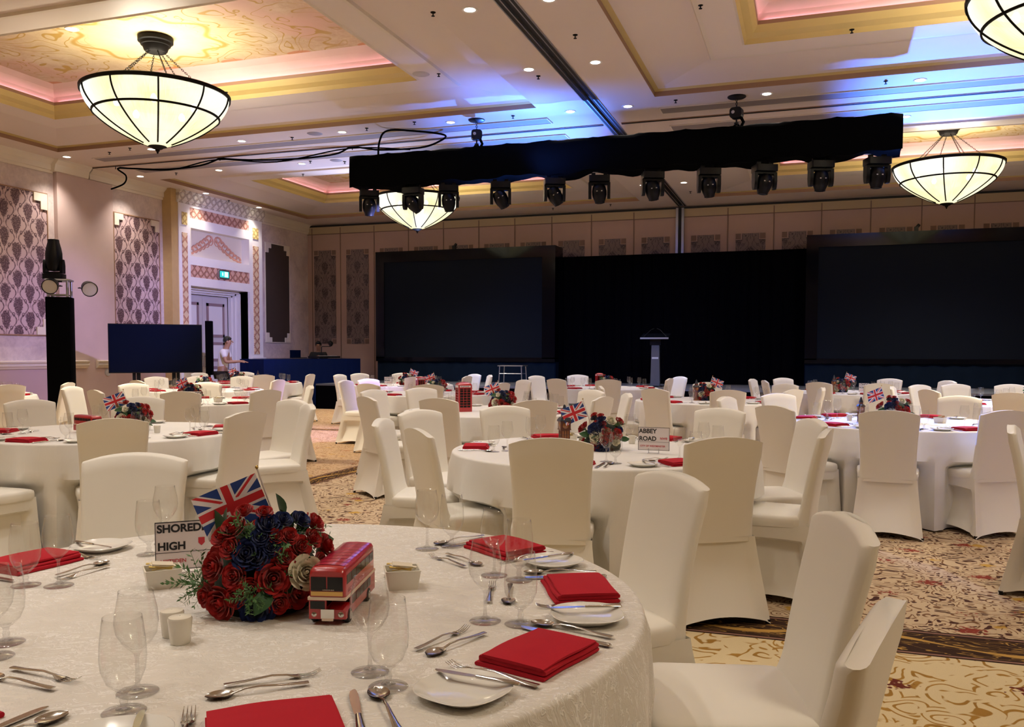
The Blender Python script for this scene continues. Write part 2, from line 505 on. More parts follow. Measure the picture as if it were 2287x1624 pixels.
# partition track in the slot: dark channel with two steel rails
mb = MB()
for x0, x1, z0, z1, mi in ((-3.10, -3.02, 5.03, 5.06, 0), (-3.115, -3.10, 4.992, 5.06, 1), (-3.02, -3.005, 4.992, 5.06, 1), (-3.155, -3.115, 4.992, 5.0, 0), (-3.005, -2.965, 4.992, 5.0, 0), (-3.17, -3.155, 4.988, 5.0, 1), (-2.965, -2.95, 4.988, 5.0, 1)):
    mb.box((x0, YF, z0), (x1, YB, z1), mi)
struct(mb, 'trim_1', ['slot_black', 'steel'])
# cross track towards the left wall
mb = MB()
mb.box((XL, 13.90, 4.985), (-3.2, 13.935, 5.0), 0); mb.box((-2.9, 13.90, 4.985), (XR, 13.935, 5.0), 0)
mb.box((XL, 13.87, 4.99), (-3.2, 13.885, 5.0), 1); mb.box((-2.9, 13.87, 4.99), (XR, 13.885, 5.0), 1)
struct(mb, 'trim_2', ['slot_black', 'brown_mould'])

PROF = [(0.0, 0.0, None), (0.0, 0.07, 'brown_mould'), (0.06, 0.09, 'gold_mould'), (0.86, 0.175, 'ceiling_paint'), (0.88, 0.145, 'cream_mould'),  # outer lip: shade put into its brown and gold colours
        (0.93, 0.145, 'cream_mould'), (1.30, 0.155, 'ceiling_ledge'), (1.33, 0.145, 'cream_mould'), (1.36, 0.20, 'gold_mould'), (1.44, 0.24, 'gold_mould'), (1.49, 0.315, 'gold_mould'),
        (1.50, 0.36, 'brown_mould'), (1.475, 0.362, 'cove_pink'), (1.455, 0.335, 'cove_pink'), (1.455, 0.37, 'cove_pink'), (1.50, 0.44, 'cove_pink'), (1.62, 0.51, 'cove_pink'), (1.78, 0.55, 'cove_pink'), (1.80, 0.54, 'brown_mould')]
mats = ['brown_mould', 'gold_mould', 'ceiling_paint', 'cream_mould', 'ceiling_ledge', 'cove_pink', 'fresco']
for xi, (x0, x1) in enumerate(COFF_X):
    for yi, (y0, y1) in enumerate(COFF_Y):
        cx, cyy = (x0+x1)/2, (y0+y1)/2
        hx, hy = (x1-x0)/2, (y1-y0)/2
        mb = MB()
        def ring(a, b): return [(-hx+a, -hy+a, b), (hx-a, -hy+a, b), (hx-a, hy-a, b), (-hx+a, hy-a, b)]
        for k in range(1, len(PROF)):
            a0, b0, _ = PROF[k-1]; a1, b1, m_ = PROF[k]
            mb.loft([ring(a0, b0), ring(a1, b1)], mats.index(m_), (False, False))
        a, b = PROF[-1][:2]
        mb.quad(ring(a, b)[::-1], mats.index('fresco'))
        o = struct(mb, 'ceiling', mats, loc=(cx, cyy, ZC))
        # hidden pink cove strips
        for ln, px, py, rz, vis in ((2*(hx-1.5), cx, y1-1.463, 0, 1), (2*(hx-1.5), cx, y0+1.463, 0, 1), (2*(hy-1.5), x0+1.463, cyy, PI/2, 1), (2*(hy-1.5), x1-1.463, cyy, PI/2, 1)):
            l = light('cove_strip_light', 'AREA', (px, py, ZC+0.343), P_COVE*ln*0.2, (1.0, 0.50, 0.62), None, ln*0.98, shape='RECTANGLE', sy=0.02)
            l.rotation_euler = (PI, 0, rz)

# linear air grilles set in the ceiling bands
def vent(x0, x1, y0, y1, label):
    mb = MB(); mb.box((x0, y0, 4.990), (x1, y1, 4.999), 0)
    fr = MB()
    for a, b in (((x0-.02, y0-.02, 4.985), (x1+.02, y0, 4.999)), ((x0-.02, y1, 4.985), (x1+.02, y1+.02, 4.999)), ((x0-.02, y0, 4.985), (x0, y1, 4.999)), ((x1, y0, 4.985), (x1+.02, y1, 4.999))): fr.box(a, b)
    r = empty('ceiling_vent', ((x0+x1)/2, (y0+y1)/2, 4.999))
    for m_, nm, mt in ((mb, 'grille', 'vent_grey'), (fr, 'frame', 'ceiling_ledge')):
        m_.v = [(a-r.location.x, b-r.location.y, c-r.location.z) for a, b, c in m_.v]
        m_.build(nm, mt, r)
    tag(r, label, 'vent')
vent(-12.86, -3.95, 13.24, 13.52, 'long grey linear ceiling vent on the left, strip nearer the big left bowl lamp')
vent(-12.86, -3.95, 14.30, 14.60, 'long grey linear ceiling vent on the left, strip farther back behind the sagging cable')
vent(-2.18, 6.9, 13.24, 13.52, 'long grey linear ceiling vent on the right, strip nearer the camera beyond the ceiling track')
vent(-2.18, 6.9, 14.30, 14.60, 'long grey linear ceiling vent on the right, strip farther back just above the truss')

# ---- left wall
mb = MB()
OP0, OP1, OPZ = 16.72, 18.95, 2.88
T = 0.55
mb.box((XL-T, YF, 0), (XL, OP0, ZC)); mb.box((XL-T, OP1, 0), (XL, YB, ZC)); mb.box((XL-T, OP0, OPZ), (XL, OP1, ZC))
struct(mb, 'wall_left', 'wall_plaster')
mb = MB(); mb.box((XL, YF, 0.0), (XL+.012, 13.2, 1.02)); mb.box((XL, 14.56, 0), (XL+.012, 16.2, 1.02)); mb.box((XL, 19.6, 0), (XL+.012, 22.1, 1.02))
struct(mb, 'wall_left_lower', 'wall_lower')
# pilaster strip
mb = MB(); mb.box((XL, 13.15, 0), (XL+.09, 14.56, 4.78))
struct(mb, 'wall_left_recess', 'pilaster_plaster')
def run(prof, y0, y1, x=XL):
    m_ = MB(); m_.loft([[(x+a, y0, z) for a, z in prof], [(x+a, y1, z) for a, z in prof]], 0); return m_
crown = [(0, 4.74), (0.03, 4.74), (0.035, 4.79), (0.06, 4.80), (0.06, 4.90), (0.13, 4.965), (0.15, 5.0), (0, 5.0)]
mb = run(crown, YF, 13.12); m2 = run(crown, 14.0, 16.22); m3 = run([(0, 4.78), (0.14, 4.78), (0.15, 4.82), (0.17, 4.90), (0.24, 4.97), (0.25, 5.0), (0, 5.0)], 13.05, 13.88)
m4 = run(crown, 19.55, 22.1)
for q in (m2, m3, m4): mb.add(q.v, q.f)
struct(mb, 'trim_3', 'cream_mould')
rail = [(0, 1.02), (0.035, 1.03), (0.05, 1.06), (0.075, 1.08), (0.075, 1.10), (0.05, 1.12), (0.085, 1.145), (0.09, 1.17), (0, 1.18)]
mb = run(rail, YF, 13.10); m2 = run(rail, 13.15, 13.78, XL+.09); m3 = run(rail, 14.02, 14.56, XL+.09); m4 = run(rail, 14.56, 16.2)
for q in (m2, m3, m4): mb.add(q.v, q.f)
struct(mb, 'trim_4', 'cream_mould')
struct(MB().box((XL, YF, 0), (XL+.03, 16.2, .14)).box((XL, 19.6, 0), (XL+.03, 22.1, .14)), 'baseboard_left', 'cream_mould')

def wall_panel(name, w, z0, z1, mat, frame_mat, loc, rz, label, step=0.13, kind='left', ear=True):
    """inset patterned panel with stepped square blocks at its corners; local x along the wall, y = outwards"""
    r = empty(name, (loc[0], loc[1], z0), rz)
    h = z1-z0
    fab = MB(); f = MB(); e_ = MB()
    fab.box((-w/2, -0.02, 0), (w/2, -0.004, h))
    t = 0.022
    for a, b in (((-w/2-t, -.03, -t), (w/2+t, -.004, 0)), ((-w/2-t, -.03, h), (w/2+t, -.004, h+t)), ((-w/2-t, -.03, 0), (-w/2, -.004, h)), ((w/2, -.03, 0), (w/2+t, -.004, h))): f.box(a, b)
    fo = fab.build('fabric', mat, r)
    f.build('frame', frame_mat, r)
    if ear:
        s = step
        for sx in (-1, 1):
            for zz in (0, 1):
                e_ = MB()
                for (dx, dz, ss) in ((0, 0, s*0.62), (s*0.62, 0, s*0.62), (0, s*0.62, s*0.62)):
                    x0 = sx*(w/2)-sx*dx; x1 = x0-sx*ss
                    zb = dz if zz == 0 else h-dz-ss
                    e_.box((min(x0, x1), -.045, zb), (max(x0, x1), -.0041, zb+ss))
                e_.build('corner_block', 'cream_mould', r)
    return tag(r, label, 'wall panel')
# rz: local -y points out of the wall; for the left wall out = +X -> rotate +90 deg
wall_panel('damask_panel', 2.4, 1.67, 4.32, 'damask_light', 'brown_mould', (XL+.001, 11.76, 0), PI/2, 'wide purple floral damask wall panel at far left behind the black light tower', 0.24)
wall_panel('damask_panel', 1.32, 1.60, 4.24, 'damask_light', 'brown_mould', (XL+.001, 15.31, 0), PI/2, 'narrow purple floral damask wall panel above the black television', 0.2)
wall_panel('damask_panel', 1.12, 1.63, 4.26, 'panel_unlit', 'cream_mould', (XL+.001, 20.54, 0), PI/2, 'plain dark brown wall panel, coloured as unlit, between the gilded doorway and the room corner', 0.2)

# ---- portal round the double door
PX = XL+0.26
def seg(x0, x1, y0, y1, z0, z1, m_, mi=0): m_.box((x0, y0, z0), (x1, y1, z1), mi)
mb = MB()
Y0, Y1 = 16.34, 19.5
IN0, IN1 = 16.72, 18.95
for y0, y1, z0, z1 in ((Y0, IN0, 0.0, 4.72), (IN1, Y1, 0.0, 4.72), (IN0, IN1, 4.66, 4.72), (IN0, IN1, 4.20, 4.42), (IN0, IN1, 3.36, 3.56), (IN0, IN1, OPZ, 3.08)):
    seg(XL, PX, y0, y1, z0, z1, mb)
seg(XL, PX+.05, Y1-.5, Y1+.06, 0, 1.22, mb); seg(XL, PX+.05, Y0-.06, IN0+.04, 0, 1.22, mb)
struct(mb, 'trim_5', 'portal_cream')
mb = MB(); seg(XL, PX-.02, 16.12, Y0, 0, 5.0, mb); seg(XL-.5, XL+.2, OP1, OP1+.02, 0, OPZ, mb)
struct(mb, 'trim_6', 'ochre')
cor = [(0, 4.72), (0.27, 4.72), (0.28, 4.77), (0.31, 4.79), (0.33, 4.93), (0.36, 4.95), (0.36, 5.0), (0, 5.0)]
struct(run(cor, Y0-.05, Y1+.06), 'trim_7', 'relief_cream')
def relief(y0, y1, z0, z1, mat, name, depth=-0.02):
    m_ = MB(); w_ = y1-y0; m_.box((-w_/2, -0.012, 0), (w_/2, 0.012, z1-z0))
    o = m_.build(name, mat, None, loc=(PX+depth, (y0+y1)/2, z0), rot=(0, 0, PI/2)); o['kind'] = 'structure'; return o
relief(16.44, 16.61, 4.24, 4.52, 'relief_gold', 'trim_8', .004)
relief(16.44, 16.61, 1.30, 4.06, 'relief_strip', 'trim_9', .004)
relief(19.10, 19.33, 4.24, 4.52, 'relief_gold', 'trim_10', .004)
relief(19.10, 19.33, 1.30, 4.06, 'relief_strip', 'trim_11', .004)
relief(IN0, IN1, 4.42, 4.66, 'relief_pink', 'trim_12')
relief(IN0, IN1, 3.08, 3.36, 'relief_pink', 'trim_13')
# panel with acanthus scrolls in the deep transom
mb = MB(); seg(XL, XL+.03, IN0, IN1, 3.56, 4.20, mb)
mb.box((XL+.03, IN0, 3.56), (PX, IN0+.03, 4.2)); 
struct(mb, 'trim_14', 'cream_mould')
plain('terracotta', (0.60, 0.30, 0.20), 0.5)
mb = MB()
for s in (-1, 1):
    c0 = (IN0+IN1)/2
    for k in range(7):
        t = k/6
        yy = c0+s*(0.14+0.80*t); zz = 3.66+0.34*(1-t)**1.3
        R = 0.17-0.07*t
        pts = [(XL+.045, yy+s*R*math.cos(a)*(1-a/9), zz+R*math.sin(a)*(1-a/9)) for a in [i*0.5 for i in range(12)]]
        mb.tube(pts, [0.026*(1-i/14) for i in range(12)], 6)
    pts = [(XL+.045, c0+s*(0.10+0.95*i/10), 3.62+0.40*(1-i/10)**1.6) for i in range(11)]
    mb.tube(pts, 0.022, 6)
    mb.tube([(XL+.045, c0+s*0.12, 4.02), (XL+.045, c0+s*0.06, 4.08), (XL+.045, c0+s*0.10, 4.12)], 0.03, 6)
struct(mb, 'trim_15', 'terracotta', smooth=180)
# jamb and head mouldings of the door
mb = MB()
for i, (dx, dd) in enumerate(((-.02, .05), (-.12, .10), (-.2, .14))):
    seg(XL+dx-.10, XL+dx, OP0, OP0+dd, 0, OPZ, mb); seg(XL+dx-.10, XL+dx, OP1-dd, OP1, 0, OPZ, mb); seg(XL+dx-.10, XL+dx, OP0, OP1, OPZ-dd, OPZ, mb)
struct(mb, 'trim_16', 'white_trim')
DX = XL-.32
for k in range(2):
    y0 = OP0+.14+(k*0.98); y1 = y0+0.97
    r = empty('door_%d' % (k+1), (DX, (y0+y1)/2, 0)); r['kind'] = 'structure'
    MB().box((-.04, -.485, 0.0), (0, .485, OPZ-.15)).build('door_leaf', 'door_leaf', r)
    for (z0, z1) in ((1.72, 2.56), (1.12, 1.60), (0.25, 1.0)):
        f = MB(); t = 0.07
        for a, b in (((0, -.34, z0), (.02, .34, z0+t)), ((0, -.34, z1-t), (.02, .34, z1)), ((0, -.34, z0), (.02, -.34+t, z1)), ((0, .34-t, z0), (.02, .34, z1))): f.box(a, b)
        f.box((0, -.34+t, z0+t), (.008, .34-t, z1-t), 1)
        f.build('door_panel', ['door_moulding', 'portal_cream'], r)
    s = 1 if k == 0 else -1
    h = MB(); h.tube([(.01, s*.43, 1.0), (.06, s*.43, 1.0), (.06, s*.43, 1.25), (.01, s*.43, 1.25)], .012, 8); h.build('door_handle', 'steel', r, smooth=60)
struct(MB().box((XL-.62, 16.4, 0), (XL-.56, 19.3, 3.2)), 'wall_left_behind_door', 'wall_plaster')
# exit sign
r = empty('exit_sign', (PX+.01, 17.86, 3.14))
MB().loft([[(0.0, a, b+.085) for a, b in rrect(.20, .11, .05)], [(.05, a, b+.085) for a, b in rrect(.20, .11, .05)]]).build('housing', 'steel', r, smooth=40)
g = G('exit_green'); M['exit_green'] = g.set((0.02, 0.3, 0.28), 0.4, emit=(0.02, 0.42, 0.38), es=0.9)
g = G('exit_white'); M['exit_white'] = g.set((0.6, 0.9, 0.85), 0.4, emit=(0.35, 0.95, 0.85), es=1.0)
MB().box((.05, -.165, .01), (.056, .165, .16)).build('sign_face', 'exit_green', r)
m_ = MB(); m_.box((.056, .0, .025), (.060, .13, .15)); m_.box((.056, -.09, .05), (.060, -.05, .13))
m_.build('pictogram', 'exit_white', r)
tag(r, 'lit green exit sign on the pink lattice frieze above the double door', 'exit sign')

# ---- back wall with folding partition panels
struct(MB().box((XL-.2, YB, 0), (XR+.2, YB+.2, ZC)), 'wall_back', 'back_wall')
mb = MB()
seams = [-13.6, -12.68, -11.61, -10.55, -9.5, -8.47, -7.45, -6.43, -5.37, -4.27, -1.95, -0.87, 0.21, 1.29, 2.37, 3.45, 4.53, 5.61, 6.69]
for sx in seams: mb.box((sx-.012, YB-.012, 0), (sx+.012, YB+.01, 4.9))
mb.box((XL, YB-.012, 4.715), (XR, YB+.01, 4.735))
struct(mb, 'trim_17', 'seam')
struct(MB().box((XL, YB-.008, 4.735), (XR, YB, 4.93)), 'trim_18', 'back_band')
struct(MB().box((XL, YB-.05, 4.93), (XR, YB+.01, 4.975)), 'trim_19', 'slot_black')
struct(MB().box((-3.21, YB-.06, 0), (-3.15, YB, 4.95), 1).box((-3.15, YB-.03, 0), (-3.07, YB, 4.95), 0).box((-3.07, YB-.06, 0), (-3.01, YB, 4.95), 1), 'trim_20', ['slot_black', 'steel'])
struct(MB().box((XL, YB-.02, 0), (XR, YB, .12)), 'baseboard_back', 'seam')
pc = [-13.185, -12.14]+[(seams[i]+seams[i+1])/2 for i in range(2, 9)]+[-3.72, -2.48]+[(seams[i]+seams[i+1])/2 for i in range(10, 18)]
ordn = ['first', 'second', 'third', 'fourth', 'fifth', 'sixth', 'seventh', 'eighth', 'ninth', 'tenth', 'eleventh', 'twelfth', 'thirteenth', 'fourteenth', 'fifteenth', 'sixteenth', 'seventeenth', 'eighteenth', 'nineteenth']
for i, px in enumerate(pc):
    r = empty('damask_panel', (px, YB-.001, 1.60))
    h = 2.66; w_ = .70
    m_ = MB(); m_.box((-w_/2, -.015, .15), (w_/2, 0, h-.15)); m_.box((-w_/2+.15, -.015, 0), (w_/2-.15, 0, .15)); m_.box((-w_/2+.15, -.015, h-.15), (w_/2-.15, 0, h))
    m_.build('fabric', 'damask_dark', r)
    for sx in (-1, 1):
        for zz in (0.0, h-.13):
            MB().box((min(sx*.35, sx*.23), -.012, zz), (max(sx*.35, sx*.23), 0, zz+.13)).build('corner_square', 'seam', r)
    where = 'nearest the room corner' if i == 0 else ('beside the left screen' if i == 1 else 'only its top showing')
    tag(r, '%s dark damask panel from the left on back wall, %s' % (ordn[i], where), 'wall panel', 'damask panels of the back wall')
struct(MB().box((XR, YF, 0), (XR+.2, YB, ZC)), 'wall_right', 'wall_plaster')
struct(MB().box((XL-.2, YF-.2, 0), (XR+.2, YF, ZC)), 'wall_front', 'wall_plaster')
# ------------------------------------------------------------------ chandeliers, downlights, ceiling fittings
def m_bowl():
    g = G('alabaster_glass')
    x, y, z = g.xyz()
    ang = g.m('ARCTAN2', y, x)
    streak = g.noise(g.vec(ang*9, z*1.2, 0.0), scale=6, detail=3, rough=0.6)
    patch = g.noise(scale=2.6, detail=1)
    hot = g.ramp(((ang*2.5+1.57).sin()*0.5+0.5)*g.ramp(z, 0.28, 0.62), 0.25, 1.0)
    c = g.mix(g.ramp(streak*0.4+patch*0.6, 0.35, 0.65), (1.0, 0.84, 0.42), (1.0, 0.95, 0.68))
    c = g.mix(hot*0.8, c, (1.0, 1.0, 0.92))
    em = g.n('ShaderNodeEmission'); g.put(em.inputs[0], c); em.inputs[1].default_value = 0.86
    tr = g.n('ShaderNodeBsdfTransparent'); tr.inputs[0].default_value = (1, .93, .78, 1)
    mx = g.n('ShaderNodeMixShader'); mx.inputs[0].default_value = 0.10
    g.nt.links.new(em.outputs[0], mx.inputs[1]); g.nt.links.new(tr.outputs[0], mx.inputs[2])
    gl = g.n('ShaderNodeBsdfGlossy'); gl.inputs['Roughness'].default_value = 0.25
    m2 = g.n('ShaderNodeMixShader'); m2.inputs[0].default_value = 0.05
    g.nt.links.new(mx.outputs[0], m2.inputs[1]); g.nt.links.new(gl.outputs[0], m2.inputs[2])
    g.nt.links.new(m2.outputs[0], g.out.inputs[0])
    M['alabaster_glass'] = g.mat
m_bowl()
RB, HB = 0.93, 0.70
def brad(t): return RB*max(0.03, math.cos(t*PI/2*0.985))**0.78
def make_chandelier():
    r = empty('bowl_chandelier')     # origin at the bottom finial tip; rim at z = 0.78
    zt = 0.78
    n = 24
    m_ = MB(); m_.lathe([(brad(i/n)-.006, zt-HB*i/n) for i in range(n+1)], 60); m_.build('glass_bowl', 'alabaster_glass', r, smooth=180)
    m_ = MB(); m_.lathe([(RB-.03, zt-.02), (RB+.015, zt-.025), (RB+.02, zt+.02), (RB-.01, zt+.035), (RB-.035, zt+.02), (RB-.03, zt-.02)], 60); m_.build('rim', 'bronze', r, smooth=50)
    tb = 0.40; rb = brad(tb); zb = zt-HB*tb
    m_ = MB(); m_.lathe([(rb-.008, zb-.012), (rb+.010, zb-.012), (rb+.014, zb+.012), (rb-.006, zb+.014), (rb-.008, zb-.012)], 60); m_.build('band', 'bronze', r, smooth=50)
    for k in range(10):
        a = 2*PI*(k+.35)/10
        pts = [((brad(i/16)+.004)*math.cos(a), (brad(i/16)+.004)*math.sin(a), zt-HB*i/16) for i in range(16)]
        MB().tube(pts, .011, 6).build('rib', 'bronze', r, smooth=180)
    m_ = MB(); m_.lathe([(0.001, 0), (.012, .012), (.016, .03), (.03, .045), (.025, .055), (.06, .065), (.085, .085), (.12, .095), (.10, .115), (.03, .12)], 20); m_.build('finial', 'bronze', r, smooth=60)
    zc = 1.49
    m_ = MB(); m_.lathe([(.001, zc-.15), (.13, zc-.15), (.15, zc-.13), (.17, zc-.07), (.19, zc-.065), (.20, zc-.03), (.225, zc-.02), (.225, zc+.03), (.001, zc+.03)], 32); m_.build('canopy', 'bronze', r, smooth=40)
    for k in range(6):
        a = 2*PI*(k+.2)/6
        p0 = Vector((.10*math.cos(a), .10*math.sin(a), zc-.15)); p1 = Vector((.70*math.cos(a), .70*math.sin(a), zt+.0))
        m_ = MB(); N = 26
        for i in range(N):
            q = p0.lerp(p1, (i+.5)/N); d = (p1-p0).normalized()
            u = d.cross(Vector((0, 0, 1))).normalized(); v = d.cross(u)
            s_ = u if i % 2 else v
            L = (p1-p0).length/N*.72
            m_.tube([q-d*L, q-d*L*.5+s_*.009, q+d*L*.5+s_*.009, q+d*L, q+d*L*.5-s_*.009, q-d*L*.5-s_*.009, q-d*L], .0034, 4)
        m_.build('chain', 'bronze', r)
    for k in range(5):
        a = 2*PI*(k+.1)/5
        m_ = MB(); m_.lathe([(.001, -.05), (.03, -.04), (.045, 0), (.03, .04), (.015, .06)], 10)
        m_.build('lamp_bulb', 'bulb', r, smooth=180, loc=(.5*math.cos(a), .5*math.sin(a), .60))
    return r
ch = Proto(make_chandelier())
CHX, CHZ = (-8.33, 2.33), 4.0
labels = {(0, 0): None, (0, 1): 'big glowing bowl chandelier hanging at upper left above the floral ceiling fresco', (0, 2): 'glowing bowl chandelier partly hidden behind the black truss', (1, 1): 'glowing bowl chandelier cut off at the top right corner of the photo', (1, 2): 'glowing bowl chandelier hanging right of the black truss above the right screen'}
for i, x in enumerate(CHX):
    for j, y in enumerate((1.38, 9.7, 17.9)):
        if (i, j) != (0, 0) and labels.get((i, j)):
            o = ch.place((x, y, CHZ), 0.12*i+0.2*j, labels[(i, j)], 'chandelier', 'bowl chandeliers')
        for k in range(2):
            light('chandelier_lamp_light', 'POINT', (x+(-.25, .25)[k], y, CHZ+.66), P_BULB*(1.35 if y > 5 else .7), WARMER, None, .16)
        light('chandelier_glow_light', 'SPOT', (x, y, CHZ-.05), P_BULB*(11.0 if y > 5 else 1.6), WARMER, (x, y, 0), .5, 150, 1.0)

# recessed downlights
def make_down():
    r = empty('downlight')
    MB().lathe([(.062, -.004), (.085, -.008), (.088, 0)], 20).build('trim_ring', 'white_trim', r, smooth=60)
    MB().lathe([(.001, -.003), (.062, -.003)], 20).build('lamp_face', 'bulb', r)
    return r
dn = Proto(make_down())
spots = []
for x in (-13.25, -11.3, -9.38, -7.41, -5.46, -3.5, -2.62, -0.64, 1.33, 3.3, 5.3):
    spots.append((x, 13.0)); spots.append((x, 14.9))
    spots.append((x, 4.75)); spots.append((x, 6.35))
for y in (6.8, 8.86, 10.93, 17.0, 19.1, 2.6, 0.4, -1.8):
    spots.append((-3.5, y)); spots.append((-2.62, y))
for y in (10.9, 16.95, 19.0, 8.6): spots.append((-13.22, y))
for i, (x, y) in enumerate(spots):
    seen = y > 6.9
    near = abs(x+3.05) < .6
    if seen:
        row = sorted(q[0] for q in spots if q[1] == y)
        col = sorted((q[1] for q in spots if q[0] == x and q[1] > 6.9))
        nth = ordn[row.index(x)]; mth = ordn[col.index(y)]
        if y > 16 and x < -13: lab, gr = 'small bright downlight above the %s pilaster of the doorway' % ('near left' if y < 18 else 'far right'), 'downlights over the doorway'
        elif near and y < 12.5: lab, gr = 'bright round downlight %s of the dark ceiling track, %s from the camera' % ('left' if x < -3.05 else 'right', mth), 'downlights beside the ceiling track'
        elif abs(y-13) < .1: lab, gr = '%s small downlight from the left in the front cross row, before the linear vents' % nth, 'front cross row of downlights'
        elif abs(y-14.9) < .1: lab, gr = '%s small downlight from the left in the rear cross row, behind the linear vents' % nth, 'rear cross row of downlights'
        else: lab, gr = 'small downlight %s, %s from the camera' % (('left of the track' if x > -4 else 'along the left wall') if x < -3.05 else 'right of the track', mth), 'downlights near the far wall'
        dn.place((x, y, ZC), 0, lab, 'downlight', gr)
    l = light('downlight_lamp', 'SPOT', (x, y, ZC-.03), P_DOWN*((1.0 if y > 15 else 1.8) if x < -13 else 1.0)*(1.0 if y > 6.5 else (1.5 if y < 4 else 0.6)), WARM, (x, y, 0), .06, 96 if x > -13 else 100, .9)
for (x, y) in ((-9.16, 9.12), (-5.64, 8.9)):
    o = dn.place((x, y, ZC+.54), 0, 'downlight recessed in the painted fresco %s' % ('left of the big bowl lamp' if x < -8 else 'right of the big bowl lamp'), 'downlight', None)

# sprinklers, speakers, small ceiling gear
def make_sprinkler():
    r = empty('sprinkler_head')
    MB().lathe([(.001, -.010), (.026, -.008), (.030, 0)], 14).build('escutcheon', 'bronze', r, smooth=60)
    m_ = MB(); m_.tube([(0, 0, -.01), (0, 0, -.04)], .007, 8); m_.lathe([(.001, -.044), (.020, -.042), (.019, -.038), (.001, -.036)], 12)
    m_.build('deflector', 'bronze', r, smooth=40)
    return r
sp = Proto(make_sprinkler())
NTH = ordn+['twentieth']+['twenty %s' % q for q in ordn[:9]]
SPR = ((-4.86, 11.15, 5.15), (-3.46, 11.22, 5), (-2.62, 9.93, 5), (-6.0, 12.8, 5.0), (-8.16, 10.95, 5.15), (-11.6, 12.8, 5.0), (-9.7, 7.9, 5.15), (-12.2, 12.95, 5), (-8.4, 13.05, 5), (-6.9, 12.9, 5), (-4.4, 12.95, 5), (-1.9, 12.9, 5), (0.9, 12.9, 5), (0.4, 11.2, 5.15), (-1.2, 9.9, 5.15), (-3.9, 8.8, 5), (-12.3, 14.85, 5), (-9.1, 14.75, 5), (-8.5, 15.0, 5), (-2.62, 20.2, 5), (-4.7, 21.3, 5), (2.2, 21.3, 5), (-10.3, 16.4, 5.15), (-13.3, 17.9, 5.0), (-6.2, 21.4, 5.0))
for i, (x, y, z) in enumerate(SPR):
    sp.place((x, y, z), 0, 'tiny dark sprinkler head on the ceiling, %s from left, %s' % (NTH[sorted(q[0] for q in SPR).index(x)], 'high on a coffer ledge' if z > 5 else 'on the flat band'), 'sprinkler', 'ceiling sprinkler heads')
def disc(name, x, y, z, r_, mat, label, cat):
    o = MB().lathe([(.001, -.008), (r_*.86, -.008), (r_, 0)], 24).build(name, mat, smooth=40, loc=(x, y, z)); tag(o, label, cat, None)
disc('ceiling_speaker', -5.1, 11.1, 5.15, .12, 'speaker_grille', 'round beige ceiling speaker on the ledge at the right end of the left fresco', 'speaker')
disc('ceiling_speaker', -9.9, 7.95, 5.15, .13, 'speaker_grille', 'round beige ceiling speaker at upper left on the near ledge of the fresco', 'speaker')
disc('ceiling_speaker', -0.95, 9.55, 5.15, .13, 'speaker_grille', 'round beige ceiling speaker on the ledge left of the right pink cove', 'speaker')
disc('ceiling_speaker', -7.9, 12.95, 5.0, .13, 'vent_grey', 'round grey ceiling speaker between the front row downlights above the sagging cable', 'speaker')
disc('ceiling_speaker', -8.6, 14.85, 5.0, .12, 'vent_grey', 'round grey ceiling speaker in the rear downlight row left of the truss', 'speaker')
# ------------------------------------------------------------------ chair covers, cloths, tableware materials
def m_span():
    g = G('stretch_cover')
    n = g.noise(scale=3, detail=2); f = g.noise(scale=420, detail=1)
    g.bump(f, 0.05, 0.001)
    M['stretch_cover'] = g.set(g.mix(n, (0.80, 0.765, 0.68), (0.84, 0.805, 0.72)), 0.52, spec=0.35, sheen=0.25)
m_span()
def m_cloth():
    g = G('table_cloth')
    x, y, z = g.xyz()
    w1 = g.noise(g.vec(x*1.0, y*1.0, z*1.0), scale=9, detail=3, dist=2.5)
    st = g.noise(g.vec(x+w1*0.10, (y+w1*0.08)*2.6, z*0.35), scale=13, detail=3, rough=0.6, dist=1.8)
    cr = g.ramp((st-0.5).abs(), 0.045, 0.012)
    lum = g.ramp(g.noise(scale=6, detail=2), 0.30, 0.50)
    g.bump(st*1.0+cr*0.5, 0.45, 0.010)
    c = g.mix(cr*lum*0.8, g.mix(w1, (0.70, 0.66, 0.59), (0.76, 0.72, 0.65)), (0.97, 0.95, 0.90))
    M['table_cloth'] = g.set(c, g.m('MULTIPLY_ADD', cr, -0.14, 0.52), spec=0.4)
m_cloth()
def m_cloth2():
    g = G('smooth_cloth')
    x, y, z = g.xyz()
    st = g.noise(g.vec(x, y, z*0.25), scale=14, detail=3, rough=0.6, dist=1.2)
    g.bump(st, 0.25, 0.006)
    M['smooth_cloth'] = g.set(g.mix(g.noise(scale=7, detail=2), (0.76, 0.74, 0.70), (0.81, 0.79, 0.75)), 0.5, spec=0.35)
m_cloth2()
def m_napkin():
    g = G('red_napkin')
    n = g.noise(scale=700, detail=1); g.bump(n, 0.2, 0.0006)
    M['red_napkin'] = g.set(g.mix(g.noise(scale=12), (0.40, 0.008, 0.020), (0.48, 0.011, 0.024)), 0.75, spec=0.2)
m_napkin()
plain('china', (0.80, 0.78, 0.72), 0.18, spec=0.5, coat=0.3, var=0.01)
plain('silver', (0.62, 0.60, 0.56), 0.16, 1.0, var=0.02)
